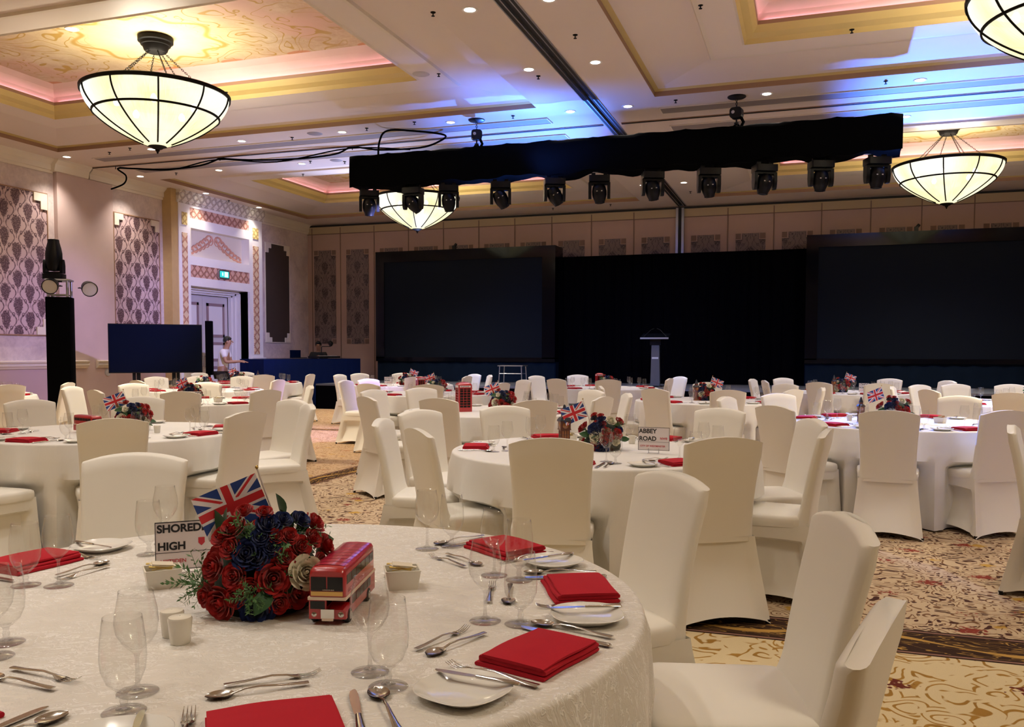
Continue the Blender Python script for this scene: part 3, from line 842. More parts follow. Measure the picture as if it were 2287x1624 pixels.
def m_glass():
    g = G('clear_glass')
    lw = g.n('ShaderNodeLayerWeight'); lw.inputs[0].default_value = 0.22
    f = E(g, lw.outputs['Facing'])
    tr = g.n('ShaderNodeBsdfTransparent')
    c = g.mix(g.ramp(f, 0.62, 1.0), (0.985, 0.985, 0.98), (0.22, 0.22, 0.22)); g.put(tr.inputs[0], c)
    gl = g.n('ShaderNodeBsdfGlossy'); gl.inputs['Roughness'].default_value = 0.03
    mx = g.n('ShaderNodeMixShader'); g.put(mx.inputs[0], f.pow(2.4)*0.7+0.03)
    g.nt.links.new(tr.outputs[0], mx.inputs[1]); g.nt.links.new(gl.outputs[0], mx.inputs[2])
    df = g.n('ShaderNodeBsdfDiffuse'); df.inputs[0].default_value = (.95, .95, .95, 1)
    m3 = g.n('ShaderNodeMixShader'); g.put(m3.inputs[0], g.ramp(f, 0.78, 0.97)*0.75)  # white rim highlight painted into the glass edges, over the darkened tint
    g.nt.links.new(mx.outputs[0], m3.inputs[1]); g.nt.links.new(df.outputs[0], m3.inputs[2])
    g.nt.links.new(m3.outputs[0], g.out.inputs[0])
    M['clear_glass'] = g.mat
    # solid stems: refraction look
    g = G('stem_glass')
    lw = g.n('ShaderNodeLayerWeight'); lw.inputs[0].default_value = 0.3
    f = E(g, lw.outputs['Facing'])
    tr = g.n('ShaderNodeBsdfTransparent'); g.put(tr.inputs[0], g.mix(g.ramp(f, 0.75, 1.0), (0.96, 0.96, 0.96), (0.55, 0.55, 0.56)))
    gl = g.n('ShaderNodeBsdfGlossy'); gl.inputs['Roughness'].default_value = 0.06
    mx = g.n('ShaderNodeMixShader'); g.put(mx.inputs[0], f.pow(1.8)*0.6+0.10)
    g.nt.links.new(tr.outputs[0], mx.inputs[1]); g.nt.links.new(gl.outputs[0], mx.inputs[2])
    g.nt.links.new(mx.outputs[0], g.out.inputs[0])
    M['stem_glass'] = g.mat
m_glass()

# ------------------------------------------------------------------ banquet chair with stretch cover
def make_chair():
    """origin on the floor under the seat centre, sitter looks to +y; back top centre at (0,-.31,.94)"""
    r = empty('banquet_chair')
    def S(t): return t*t*(3-2*t)
    # backrest: from the seat rear up to the arched top
    m_ = MB(); rings = []; N = 18
    for i in range(N+1):
        t = i/N
        z = 0.40+(0.900-0.40)*t if i < N-1 else (0.892, 0.900)[i-N+1]
        yb = -0.215-0.095*t**1.5
        hw = 0.177+0.020*(1-t)**2+0.034*t**1.5
        th = 0.028-0.004*t
        shr = (0.008 if i == N else (0.002 if i == N-1 else 0))
        ring = []
        for (u, v) in slab(hw-shr*0.7, max(.004, th-shr*.9), max(.003, min(.024, th-shr*.9-.0005))):
            q = u/hw
            zz = z+(0.034*(1-q*q)-0.003*abs(q)**8)*max(0, (t-.4)/.6)
            yy = yb+v+0.014*q*q*(0.4+0.6*t)+(0.055*max(0, 1-t/.28)**2 if v > 0 else 0)
            ring.append((u, yy, zz))
        rings.append(ring)
    m_.loft(rings, caps=(False, True))
    m_.build('backrest', 'stretch_cover', r, smooth=50)
    # seat cushion
    m_ = MB(); rings = []
    for k, (z, s_) in enumerate(((0.415, .985), (0.43, 1.0), (0.455, 1.0), (0.470, .985), (0.477, .93), (0.482, .80), (0.486, .5), (0.487, .1))):
        ring = []
        for (u, v) in rrect(.222*s_, .208*s_, .05*s_, 5):
            taper = 1-0.10*max(0, -(v)/.225)
            ring.append((u*taper, v-.004, z-.010*max(0, v/.225)**3))
        rings.append(ring)
    m_.loft(rings, caps=(False, True)); m_.build('seat', 'stretch_cover', r, smooth=60)
    # lower cover stretched between seat frame and the four feet
    m_ = MB(); NC, NR = 18, 20
    top = [(-.200, -.243), (.200, -.243), (.218, .190), (-.218, .190)]
    bot = [(-.245, -.335), (.245, -.335), (.238, .212), (-.238, .212)]
    rows = []
    for j in range(NR+1):
        t = j/NR; ring = []
        for s_ in range(4):
            a0, a1 = top[s_], top[(s_+1) % 4]; b0, b1 = bot[s_], bot[(s_+1) % 4]
            nx, ny = (a1[1]-a0[1]), -(a1[0]-a0[0]); L = math.hypot(nx, ny); nx, ny = nx/L, ny/L
            for i in range(NC):
                q = i/NC
                wq = min(q, 1-q)
                tt = t**1.15
                ax = a0[0]+(a1[0]-a0[0])*q; ay = a0[1]+(a1[1]-a0[1])*q
                bx = b0[0]+(b1[0]-b0[0])*q; by = b0[1]+(b1[1]-b0[1])*q
                x = ax+(bx-ax)*tt; y = ay+(by-ay)*tt
                z0 = 0.425 if s_ != 0 else 0.425
                arch = 0.035*math.sin(PI*q)
                z = z0+(0.012+arch-z0)*t
                # recessed panel framed by seat band and legs
                if s_ == 0: dx_, dz_ = wq*.45-.02-.10*t*0, (t-.02)*.42
                else: dx_, dz_ = wq*.46-.045, (t)*.42-.085-0.06*(1-min(1, wq/.16))**2
                dd = max(0.0, min(dx_, dz_)/0.022)
                dep = (0.046 if s_ else 0.016)*S(min(1, dd))*(1-0.55*t**3)
                pull = 0.028*math.sin(PI*min(1, t))*(math.sin(PI*q)**0.8)
                x -= nx*(dep+pull); y -= ny*(dep+pull)
                if wq == 0 and t > .93: z = 0.012*(1-(t-.93)/.07)+0.002
                ring.append((x, y, z))
        rows.append(ring)
    m_.loft(rows[::-1], caps=(False, False)); m_.build('skirt', 'stretch_cover', r, smooth=40)
    # feet tips
    for k, (x, y) in enumerate(bot):
        MB().lathe([(.012, .0), (.014, .022)], 8, caps=(True, True)).build('foot', 'black_metal', r, loc=(x*.965, y*.965+(.004 if y < 0 else -.004), 0))
    return r
chair = Proto(make_chair())

# ------------------------------------------------------------------ tables
RT, HT = 0.92, 0.755
def make_table(seed, dents=()):
    rr = random.Random(seed)
    m_ = MB(); seg = 144; rings = []
    ph = [rr.uniform(0, 2*PI) for _ in range(6)]
    fr = [14, 19, 27, 9, 36, 5]
    def fold(a): return (math.sin(fr[0]*a+ph[0]+1.3*math.sin(3*a+ph[3]))*.45+math.sin(fr[1]*a+ph[1])*.3+math.sin(fr[2]*a+ph[2]+math.sin(5*a))*.25)
    for rr_ in (0.02, .25, .5, .75, .90): rings.append([(rr_*math.cos(2*PI*j/seg), rr_*math.sin(2*PI*j/seg), HT) for j in range(seg)])
    for k in range(6):
        a = k/5*PI/2; rings.append([((.905+.015*math.sin(a))*math.cos(2*PI*j/seg), (.905+.015*math.sin(a))*math.sin(2*PI*j/seg), HT-.015*(1-math.cos(a))) for j in range(seg)])
    N = 14
    for k in range(1, N+1):
        t = k/N; ring = []
        for j in range(seg):
            a = 2*PI*j/seg
            f = fold(a)
            r_ = RT+0.010+0.030*t+(0.006+0.060*t**1.0)*f+0.012*math.sin(5*a+ph[5])*t
            z = (HT-.015)*(1-t)+0.012*t
            for (dx, dy, ra) in dents:        # cloth pushed in by a tucked seat
                lim = RT*2
                ca, sa = math.cos(a), math.sin(a)
                along = dx*ca+dy*sa; side = abs(-dx*sa+dy*ca)*r_
                if along > 0 and side < .36:
                    lim = max(ra-.012, .80)/max(.5, along)+1.5*max(0, side-.25)+max(0, z-.485)*4
                    if r_ > lim: r_ = lim
            ring.append((r_*math.cos(a), r_*math.sin(a), z))
        rings.append(ring)
    m_.loft(rings[::-1], caps=(False, True))
    return m_
# name, centre, phrase, cloth label
TABLES = {
 'T1': ((-1.24, 1.75), 'front bus table'), 'T2': ((-1.18, 5.19), 'clock tower table'), 'T3': ((-4.87, 5.15), 'left bus table'),
 'T4': ((0.74, 8.12), 'blue lit right table'), 'T5': ((-3.03, 8.35), 'tall phone box table'), 'T6': ((-6.92, 8.65), 'menu card table'),
 'T7': ((-5.20, 11.58), 'short phone box table'), 'T8': ((-7.06, 14.53), 'left screen table'), 'T9': ((-3.31, 14.62), 'far phone box table'),
 'T10': ((-1.17, 11.1), 'rose dome table'), 'T11': ((0.57, 14.27), 'right screen table'), 'T12': ((2.51, 11.67), 'right edge table'),
 'T13': ((-10.30, 14.55), 'control desk table'), 'T14': ((-9.0, 11.4), 'television table'), 'T15': ((-10.8, 8.7), 'light tower table'),
 'T16': ((2.6, 5.2), 'cut off right table'),
}
CHAIRS = {'T1': [(-0.45, 2.88), (0.08, 2.21), (0.08, 1.34), (-2.42, 2.67)], 'T2': [(-1.14, 3.92), (-0.37, 4.2), (0.04, 5.62), (0.10, 4.98), (-1.97, 4.2), (-2.47, 4.77), (-2.61, 5.62), (-2.2, 6.28), (-0.61, 6.57)], 'T3': [(-3.98, 4.21), (-3.6, 5.02), (-6.26, 5.68), (-4.19, 6.49), (-3.71, 5.97), (-5.72, 6.39), (-4.75, 3.66)], 'T4': [(0.54, 6.7), (1.34, 7.0), (-0.26, 7.01), (1.38, 9.33), (-0.74, 8.33), (-0.3, 9.2)], 'T5': [(-3.11, 7.07), (-3.84, 7.13), (-4.51, 8.58), (-4.27, 9.19), (-2.2, 7.11), (-1.79, 7.92), (-1.72, 8.70), (-2.26, 9.40)], 'T6': [(-7.22, 7.37), (-8.23, 8.05), (-8.33, 9.16), (-7.75, 9.89), (-6.12, 7.39), (-5.54, 8.07), (-5.78, 9.34)], 'T7': [(-6.45, 11.33), (-6.48, 12.1), (-5.45, 10.16), (-4.61, 10.21), (-4.07, 12.56), (-3.92, 11.16)], 'T8': [(-8.32, 14.41), (-8.34, 15.22), (-6.31, 13.5), (-7.73, 15.86), (-5.57, 15.13), (-6.07, 15.65), (-5.64, 14.19)], 'T9': [(-4.64, 14.96), (-3.78, 13.24), (-4.11, 15.89), (-2.92, 13.17), (-2.12, 14.18), (-2.12, 15.38)], 'T10': [(-2.44, 10.53), (-1.67, 9.93), (-0.82, 9.88), (-0.14, 10.35), (0.13, 10.95), (-0.29, 12.25), (-1.35, 12.45)], 'T11': [(-0.85, 14.35), (-0.66, 13.72), (-0.42, 15.19), (0.13, 13.07), (0.90, 12.88), (1.25, 15.45), (2.0, 14.65)], 'T12': [(0.97, 11.74), (1.27, 10.83), (1.40, 12.55), (1.85, 12.98), (2.52, 13.17), (2.01, 10.26)], 'T13': [(-11.55, 14.50), (-11.20, 15.50), (-9.41, 13.6), (-8.92, 14.42)], 'T14': [(-10.25, 11.80), (-9.16, 10.14), (-9.2, 12.68), (-7.51, 11.25), (-9.89, 12.42)], 'T15': [(-9.37, 8.23), (-9.32, 9.1)], 'T16': [(1.08, 5.55), (1.20, 4.82)]}

CHAIRS = {t_: [(x_*1.02, y_*1.02) for x_, y_ in L_] for t_, L_ in CHAIRS.items()}
CHAIRS['T1'] = [(-0.43, 3.00), (0.105, 2.34), (0.125, 1.485), (-2.58, 2.85)]
CHAIRS['T2'][:2] = [(-1.17, 4.02), (-0.38, 4.35)]
ROTS = {('T1', 0): 42, ('T1', 1): 16, ('T1', 2): -13, ('T1', 3): 114, ('T2', 0): -76, ('T2', 1): -59}
def base_of(t_, p_):
    c_ = TABLES[t_][0]; vx, vy = c_[0]-p_[0], c_[1]-p_[1]; L_ = math.hypot(vx, vy)
    return p_[0]+.31*vx/L_, p_[1]+.31*vy/L_
for _ in range(30):            # keep neighbouring chairs from touching
    flat = [(t_, k_) for t_ in CHAIRS for k_ in range(len(CHAIRS[t_]))]
    for i_, A1 in enumerate(flat):
        for A2 in flat[:i_]:
            if A1[0] == A2[0] == 'T1': continue
            b1, b2 = base_of(A1[0], CHAIRS[A1[0]][A1[1]]), base_of(A2[0], CHAIRS[A2[0]][A2[1]])
            dx, dy = b1[0]-b2[0], b1[1]-b2[1]; dd = math.hypot(dx, dy)
            if dd < .60:
                k_ = (.605-dd)/2/dd
                p_ = CHAIRS[A1[0]][A1[1]]; CHAIRS[A1[0]][A1[1]] = (p_[0]+dx*k_, p_[1]+dy*k_)
                p_ = CHAIRS[A2[0]][A2[1]]; CHAIRS[A2[0]][A2[1]] = (p_[0]-dx*k_, p_[1]-dy*k_)
def side_word(tc, p):
    """where p stands round tc as the photo shows it"""
    d = Vector((tc[0], tc[1])); toc = (-d).normalized()      # towards the camera
    rv = Vector((-toc.y, toc.x))                              # right of the picture
    v = Vector((p[0]-tc[0], p[1]-tc[1])).normalized()
    n = v.dot(toc); s = v.dot(rv)
    a = math.degrees(math.atan2(s, n))
    names = ['near side', 'near right side', 'right side', 'far right side', 'far side', 'far left side', 'left side', 'near left side']
    return names[int(((a+22.5) % 360)//45)], n, a
used_labels = {}
def uniq(lab, alts):
    if lab not in used_labels: used_labels[lab] = 1; return lab
    for a in alts:
        q = lab+a
        if q not in used_labels: used_labels[q] = 1; return q
    k = used_labels[lab]; used_labels[lab] += 1
    return lab+alts[0]
CH_POS = {}
for t, (c, ph) in TABLES.items():
    LAYOUT = []
    for p in CHAIRS[t]:
        vx, vy = c[0]-p[0], c[1]-p[1]; L = math.hypot(vx, vy)
        rz = math.atan2(vy/L, vx/L)-PI/2+rnd.uniform(-.07, .07)
        q_ = ROTS.get((t, CHAIRS[t].index(p)))
        if q_ is not None: rz = math.radians(q_+90)
        ox, oy = p[0]-.31*math.sin(rz), p[1]+.31*math.cos(rz)
        LAYOUT.append((ox, oy, rz))
    dents = []
    for ox, oy, rz in LAYOUT:
        vx, vy = ox-c[0], oy-c[1]; L = math.hypot(vx, vy)
        if L-.225 < 1.10: dents.append((vx/L, vy/L, L-.228))
    tb = make_table(sum(map(ord, t)), dents).build('round_table', 'table_cloth' if t == 'T1' else 'smooth_cloth', None, smooth=60, loc=(c[0], c[1], 0))
    tag(tb, {'T1': 'large round banquet table under crinkled cream cloth, with red bus and big posy', 'T2': 'round table in cream cloth carrying the amber clock tower and street sign'}.get(t, 'round banquet table under floor length cream cloth, the %s' % ph), 'table', 'round banquet tables')
    seq = sorted(CHAIRS[t], key=lambda p: -side_word(c, p)[1])
    byside = {}
    for p in seq: byside.setdefault(side_word(c, p)[0], []).append(p)
    for p in seq:
        sd, n, a = side_word(c, p)
        ox, oy, rz = LAYOUT[CHAIRS[t].index(p)]
        face = 'back to camera' if n > .35 else ('front to camera' if n < -.35 else 'side to camera')
        lab = 'cream chair at %s of %s, %s' % (sd, ph, face)
        k = byside[sd].index(p)
        if len(byside[sd]) > 1: lab += (', nearer', ', farther', ', farthest')[min(k, 2)]
        o = chair.place((ox, oy, 0), rz, lab, 'chair', 'covered banquet chairs')
        CH_POS.setdefault(t, []).append((p, a))

# ------------------------------------------------------------------ tableware
def strip(m_, st, mat=None):
    """st: stations (x, half width, z, half thickness) -> flattened rounded bar along x"""
    rings = []
    for x, hw, z, th in st:
        rings.append([(x, hw*math.cos(2*PI*j/8), z+th*math.sin(2*PI*j/8)) for j in range(8)])
    m_.loft(rings, mat=mat); return m_
def bowl_part(m_, x0, L, W, dep, z, n=8):
    """spoon bowl as a thin shell"""
    for side in (0, 1):
        rings = []
        for i in range(n+1):
            u = -1+2*i/n; hw = W*math.sqrt(max(0.0, 1-u*u))*(1.0-0.10*u)+.0004
            row = []
            for j in range(9):
                q = -1+2*j/8
                row.append((x0+L*u, hw*q, z+dep*((u*u*.8+q*q*(1-u*u))-1)+(-.0012 if side else 0)))
            rings.append(row if not side else row[::-1])
        m_.loft(rings, close=False)
def mk(name, mb, mat, smooth=50): return Proto(mb.build(name, mat, None, smooth=smooth))
def make_spoon(L, name):
    r = empty(name); k = L/0.2
    m_ = MB(); strip(m_, [(-.10*k, .0072*k, .006, .0012), (-.095*k, .0085*k, .006, .0014), (-.06*k, .006*k, .007, .0014), (.0, .0032*k, .013*k, .0018), (.03*k, .0030*k, .012*k, .0020), (.05*k, .0045*k, .006, .0016), (.06*k, .007*k, .0045, .0012)]); m_.build('handle', 'silver', r, smooth=60)
    m_ = MB(); bowl_part(m_, .080*k, .030*k, .020*k, .007*k, .009*k); m_.build('bowl', 'silver', r, smooth=180)
    return r
def make_fork(L, name):
    r = empty(name); k = L/0.2
    m_ = MB(); strip(m_, [(-.10*k, .0072*k, .006, .0012), (-.095*k, .0085*k, .006, .0014), (-.06*k, .006*k, .007, .0014), (.0, .0032*k, .013*k, .0018), (.03*k, .0032*k, .010*k, .0016), (.045*k, .010*k, .005, .0012), (.058*k, .0115*k, .0035, .0010)]); m_.build('handle', 'silver', r, smooth=60)
    m_ = MB()
    for j in range(4):
        y = (-.0094+.00627*j)*k
        m_.tube([(.055*k, y, .0038), (.075*k, y, .0026), (.090*k, y, .005), (.104*k, y*.95, .0105)], [.0016*k, .0013*k, .0012*k, .0006*k], 5)
    m_.build('tines', 'silver', r, smooth=180)
    return r
def make_knife(L, name):
    r = empty(name); k = L/0.22
    m_ = MB(); strip(m_, [(-.11*k, .006*k, .0045, .002), (-.105*k, .0085*k, .0048, .0034), (-.05*k, .0075*k, .0048, .0036), (.0, .0055*k, .0048, .0034)]); m_.build('handle', 'silver', r, smooth=60)
    m_ = MB()
    prof = [(0, -.0055, .0055), (.01*k, -.006, .007), (.05*k, -.0065, .0095), (.085*k, -.0062, .0095), (.103*k, -.0045, .0065), (.110*k, -.0025, .001)]
    m_.loft([[(x, a*k, .0040), (x, b*k, .0040), (x, b*k, .0052), (x, a*k, .0056)] for x, a, b in prof]); m_.build('blade', 'silver', r, smooth=30)
    return r
def make_napkin():
    """folded square with rolled fold at one end, two layers"""
    m_ = MB()
    def layer(x0, x1, y0, y1, z, th, nose):
        rings = []
        N = 9
        for i in range(N+1):
            t = i/N; x = x0+(x1-x0)*t
            sag = .0016*math.sin(t*5+z*300)
            ring = []
            hh = th/2
            for (u, v) in ((y0, -hh), (y0-.002, -hh*.4), (y0-.002, hh*.4), (y0, hh), ((y0+y1)/2, hh+.001), (y1, hh), (y1+nose, hh*.5), (y1+nose, -hh*.5), (y1, -hh), ((y0+y1)/2, -hh)):
                ring.append((x, u+.0015*math.sin(t*7), z+hh+v+(sag if v > 0 else 0)))
            rings.append(ring)
        m_.loft(rings)
    layer(-.100, .100, -.075, .075, .0, .0085, .004)
    layer(-.098, .096, -.068, .073, .0088, .0090, .0065)
    layer(-.094, .098, -.060, .070, .0182, .0060, .0055)
    return m_.build('folded_napkin', 'red_napkin', None, smooth=55)
napkin = Proto(make_napkin())
m_ = MB(); m_.lathe([(.001, .004), (.045, .004), (.05, .0), (.053, .001), (.060, .006), (.078, .0155), (.0795, .0165), (.078, .0175), (.060, .009), (.05, .006), (.001, .006)], 40, sq=2.6)
plate = Proto(m_.build('bread_plate', 'china', None, smooth=50))
def goblet(name, prof):
    m_ = MB(); m_.lathe(prof, 28)
    zs = .066 if name == 'wine_glass' else .036
    m_.mi = [1 if sum(m_.v[i][2] for i in f)/len(f) < zs else 0 for f in m_.f]
    return Proto(m_.build(name, ['clear_glass', 'stem_glass'], None, smooth=180))
wine = goblet('wine_glass', [(.001, .0035), (.010, .0045), (.034, .0018), (.035, .0008), (.034, 0), (.001, 0)] [::-1]+[(.012, .006), (.0042, .014), (.0034, .03), (.0034, .060), (.0055, .068), (.012, .075), (.0245, .088), (.0335, .104), (.0365, .122), (.0345, .145), (.0295, .168), (.0285, .178), (.0278, .178), (.0288, .168), (.0336, .145), (.0356, .122), (.0326, .104), (.0236, .089), (.010, .0775), (.001, .074)])
water = goblet('water_goblet', [(.001, .0035), (.012, .0045), (.034, .0018), (.035, .0008), (.034, 0), (.001, 0)][::-1]+[(.013, .006), (.0055, .013), (.0070, .020), (.0050, .027), (.0070, .033), (.013, .037), (.0265, .050), (.0345, .070), (.0365, .090), (.0355, .115), (.0325, .142), (.0305, .158), (.0297, .158), (.0316, .142), (.0346, .115), (.0356, .090), (.0336, .070), (.0256, .0510), (.011, .039), (.001, .036)])
dknife, bknife, dfork, dspoon = Proto(make_knife(.215, 'table_knife')), Proto(make_knife(.165, 'butter_knife')), Proto(make_fork(.195, 'table_fork')), Proto(make_spoon(.185, 'soup_spoon'))
sspoon, sfork = Proto(make_spoon(.165, 'dessert_spoon')), Proto(make_fork(.165, 'dessert_fork'))
ZT = HT+.0005
def put(pr, t, c, r_, az, tan, rot, what, cat, where, group, dz=0.0, xy=None):
    """place at radius r_, azimuth az (deg), tangential offset tan (to the sitter's right is +)"""
    a = math.radians(az)
    if xy is None:
        x = c[0]+r_*math.cos(a)-tan*(-math.sin(a))*-1; y = c[1]+r_*math.sin(a)-tan*math.cos(a)*-1
    else: x, y = xy
    return pr.place((x, y, ZT+dz), a+PI+math.radians(rot), '%s %s' % (what, where), cat, group)
def setting(t, c, ph, az, full, where, jit=True, gl=None, napk=True):
    j = (lambda s: rnd.uniform(-s, s)) if jit else (lambda s: 0.0)
    W = where
    g = lambda k: '%s on the %s' % (k, ph)
    # sitter's frame: facing the centre (direction a+pi); right hand = direction a+pi rotated -90
    if napk: put(napkin, t, c, .775, az, .012+j(.006), 90+j(5), 'folded red napkin', 'napkin', W, g('red napkins'))
    put(plate, t, c, .765, az, -.212+j(.006), j(10), 'white bread plate', 'plate', W, g('bread plates'))
    put(bknife, t, c, .765, az, -.185+j(.015), j(9), 'butter knife across the plate', 'knife', W, g('butter knives'), .0165)
    put(dknife, t, c, .76, az, .150+j(.004), j(3), 'silver table knife', 'knife', W, g('table knives'))
    put(dfork, t, c, .76, az, -.114+j(.002), j(2), 'silver table fork', 'fork', W, g('table forks'))
    if full:
        put(dspoon, t, c, .755, az, .192+j(.004), j(3), 'silver soup spoon', 'spoon', W, g('soup spoons'))
        put(sspoon, t, c, .605, az, .0+j(.02), 90+j(6), 'silver dessert spoon', 'spoon', W, g('dessert spoons'))
        put(sfork, t, c, .56, az, .0+j(.02), -90+j(6), 'silver dessert fork', 'fork', W, g('dessert forks'))
    if gl is None:
        put(wine, t, c, .575+j(.008), az, .150+j(.008), 0, 'empty wine glass', 'wine glass', W, g('wine glasses'))
        put(water, t, c, .645+j(.008), az, .205+j(.008), 0, 'footed water goblet', 'water goblet', W, g('water goblets'))
    else:
        put(wine, t, c, 0, az, 0, 0, 'empty wine glass', 'wine glass', W, g('wine glasses'), xy=gl[0])
        put(water, t, c, 0, az, 0, 0, 'footed water goblet', 'water goblet', W, g('water goblets'), xy=gl[1])
C1 = TABLES['T1'][0]
for az, wh, gl in ((-14, 'at the lower right place', ((-.66, 1.76), (-.58, 1.765))), (22, 'at the middle right place', ((-.775, 2.135), (-.698, 2.110))), (59, 'at the upper right place', ((-1.07, 2.36), (-1.015, 2.42))),
                   (131, 'behind the street sign', ((-1.855, 2.165), (-1.80, 2.03))), (174, 'at the left edge', ((-1.77, 1.68), (-1.85, 1.655))), (-54, 'at the bottom centre place', ((-.752, 1.405), (-.688, 1.352))), (-97, 'at the bottom left place', ((-1.085, 1.19), (-1.045, 1.115))), (-139, 'beyond the left edge', ((-1.47, 1.24), (-1.52, 1.31)))):
    setting('T1', C1, TABLES['T1'][1], az, True, wh+' of front bus table', True, gl)
for t, (c, ph) in TABLES.items():
    if t == 'T1': continue
    dist = math.hypot(*c)
    az0 = [math.degrees(math.atan2(p[1]-c[1], p[0]-c[0])) for p, a in CH_POS[t]]
    azs = list(az0)
    for cand in range(-180, 180, 12):
        if len(azs) >= 9: break
        if all(abs((cand-q+180) % 360-180) >= 38 for q in azs): azs.append(cand)
    # keep settings apart
    keep = []
    for q in sorted(azs):
        if all(abs((q-k+180) % 360-180) >= 35 for k in keep): keep.append(q)
    seen = {}
    for q in keep:
        a = math.radians(q); sd, n, ang = side_word(c, (c[0]+math.cos(a), c[1]+math.sin(a)))
        seen.setdefault(sd, []).append(q)
    for q in keep:
        a = math.radians(q); sd, n, ang = side_word(c, (c[0]+math.cos(a), c[1]+math.sin(a)))
        k = seen[sd].index(q)
        wh = 'at %s of %s' % (sd, ph)
        if len(seen[sd]) > 1: wh += ', %s' % (('first place', 'second place', 'third place')[k])
        setting(t, c, ph, q, dist < 8.5, wh)
# ------------------------------------------------------------------ centrepieces
def petal_mat(name, c1, c2, rough=0.65):
    g = G(name); n = g.noise(scale=30, detail=3); g.bump(g.noise(scale=90, detail=2), 0.15, 0.002)
    M[name] = g.set(g.mix(n, c1, c2), rough, spec=0.3, sheen=0.2)
petal_mat('petal_red', (0.34, 0.006, 0.008), (0.52, 0.018, 0.014))
petal_mat('petal_blue', (0.005, 0.012, 0.075), (0.008, 0.03, 0.16))
petal_mat('petal_white', (0.72, 0.66, 0.48), (0.84, 0.80, 0.66))
petal_mat('petal_dark', (0.014, 0.014, 0.035), (0.03, 0.025, 0.05))
petal_mat('leaf_green', (0.012, 0.055, 0.014), (0.03, 0.11, 0.025), 0.5)
petal_mat('sprig_green', (0.04, 0.13, 0.03), (0.10, 0.22, 0.06), 0.5)
plain('moss_dark', (0.010, 0.022, 0.010), 0.9, var=0.5, vs=40)
def rose_mesh(seed, R=0.035):
    """spiral of cupped petals; opens towards +z"""
    rr = random.Random(seed); m_ = MB()
    layers = [(3, .20, .98, 80), (4, .38, .98, 72), (5, .58, .93, 58), (5, .80, .80, 42), (6, 1.0, .60, 22)]
    for li, (n, rad, hh, tilt) in enumerate(layers):
        for k in range(n):
            a = 2*PI*k/n+li*.7+rr.uniform(-.15, .15)
            wdt = 2.3/n*1.45; rows = []
            for i in range(5):
                t = i/4; row = []
                for j in range(6):
                    q = -1+2*j/5
                    aa = a+q*wdt*(.55+.45*t)*(1 if li else 1.5)
                    cup = math.radians(tilt)
                    rd = R*(rad*.40+rad*.60*math.sin(t*PI/2)**.8)
                    if li < 2: rd = R*(rad*.85+.06*math.sin(t*2)+.03*q)
                    zz = R*(hh*(t**.8)*(1.0-.22*abs(q)**2.5)-.1)
                    if t == 1: rd += R*.10*(1-q*q)*(1 if li > 1 else .2); zz -= R*.05*(1 if li > 1 else 0)+rr.uniform(0, .03)*R
                    row.append((rd*math.cos(aa), rd*math.sin(aa), zz))
                rows.append(row)
            m_.loft(rows, close=False)
    m_.lathe([(.001, R*.75), (R*.10, R*.7), (R*.14, R*.3), (R*.5, -.1*R), (.001, -.25*R)], 8)
    return m_
ROSE = {}
def rose(parent, name, kind, loc, dirv, R):
    key = (kind, len(ROSE) % 3 if False else rnd.randint(0, 2))
    if key not in ROSE:
        o = rose_mesh(hash(kind) % 97+key[1] if False else sum(map(ord, kind))+key[1]).build(name, kind, parent, smooth=180)
        ROSE[key] = o.data
    else:
        o = D.objects.new(name, ROSE[key]); COL.objects.link(o); o.parent = parent
    o.location = loc
    o.rotation_euler = Vector(dirv).to_track_quat('Z', 'Y').to_euler()
    s = R/0.035*1.0; o.scale = (s, s, s)
    return o
def sprig(seed, n=9, L=.05):
    rr = random.Random(seed); m_ = MB()
    for k in range(n):
        a = rr.uniform(0, 2*PI); el = rr.uniform(.3, 1.4); l = L*rr.uniform(.6, 1.1)
        d = Vector((math.cos(a)*math.cos(el), math.sin(a)*math.cos(el), math.sin(el)))
        m_.tube([(0, 0, 0), d*l], [.0008, .0004], 4)
        for i in range(7):
            p = d*l*(.25+.12*i)
            for s_ in (-1, 1):
                u = d.cross(Vector((rr.uniform(-1, 1), rr.uniform(-1, 1), rr.uniform(-1, 1)))).normalized()
                e_ = p+(d*.6+u*s_).normalized()*l*.22; w_ = u.cross(d).normalized()*l*.035
                m_.add([p, (p+e_)/2+w_, e_, (p+e_)/2-w_], [(0, 1, 2, 3)])
    return m_
def leafm(seed, n=4, L=.05):
    rr = random.Random(seed); m_ = MB()
    for k in range(n):
        a = rr.uniform(0, 2*PI); el = rr.uniform(.2, 1.0); l = L*rr.uniform(.7, 1.1)
        d = Vector((math.cos(a)*math.cos(el), math.sin(a)*math.cos(el), math.sin(el))); u = d.cross(Vector((0, 0, 1))).normalized(); nn = u.cross(d)
        rows = []
        for i in range(7):
            t = i/6; w_ = l*.30*math.sin(PI*min(1, t*1.02))**.8*(1-.15*t)+.0004
            c = d*l*(t+.15)-nn*(l*.25*t*t)
            rows.append([c-u*w_+nn*w_*.25, c, c+u*w_+nn*w_*.25])
        m_.loft(rows, close=False)
    return m_
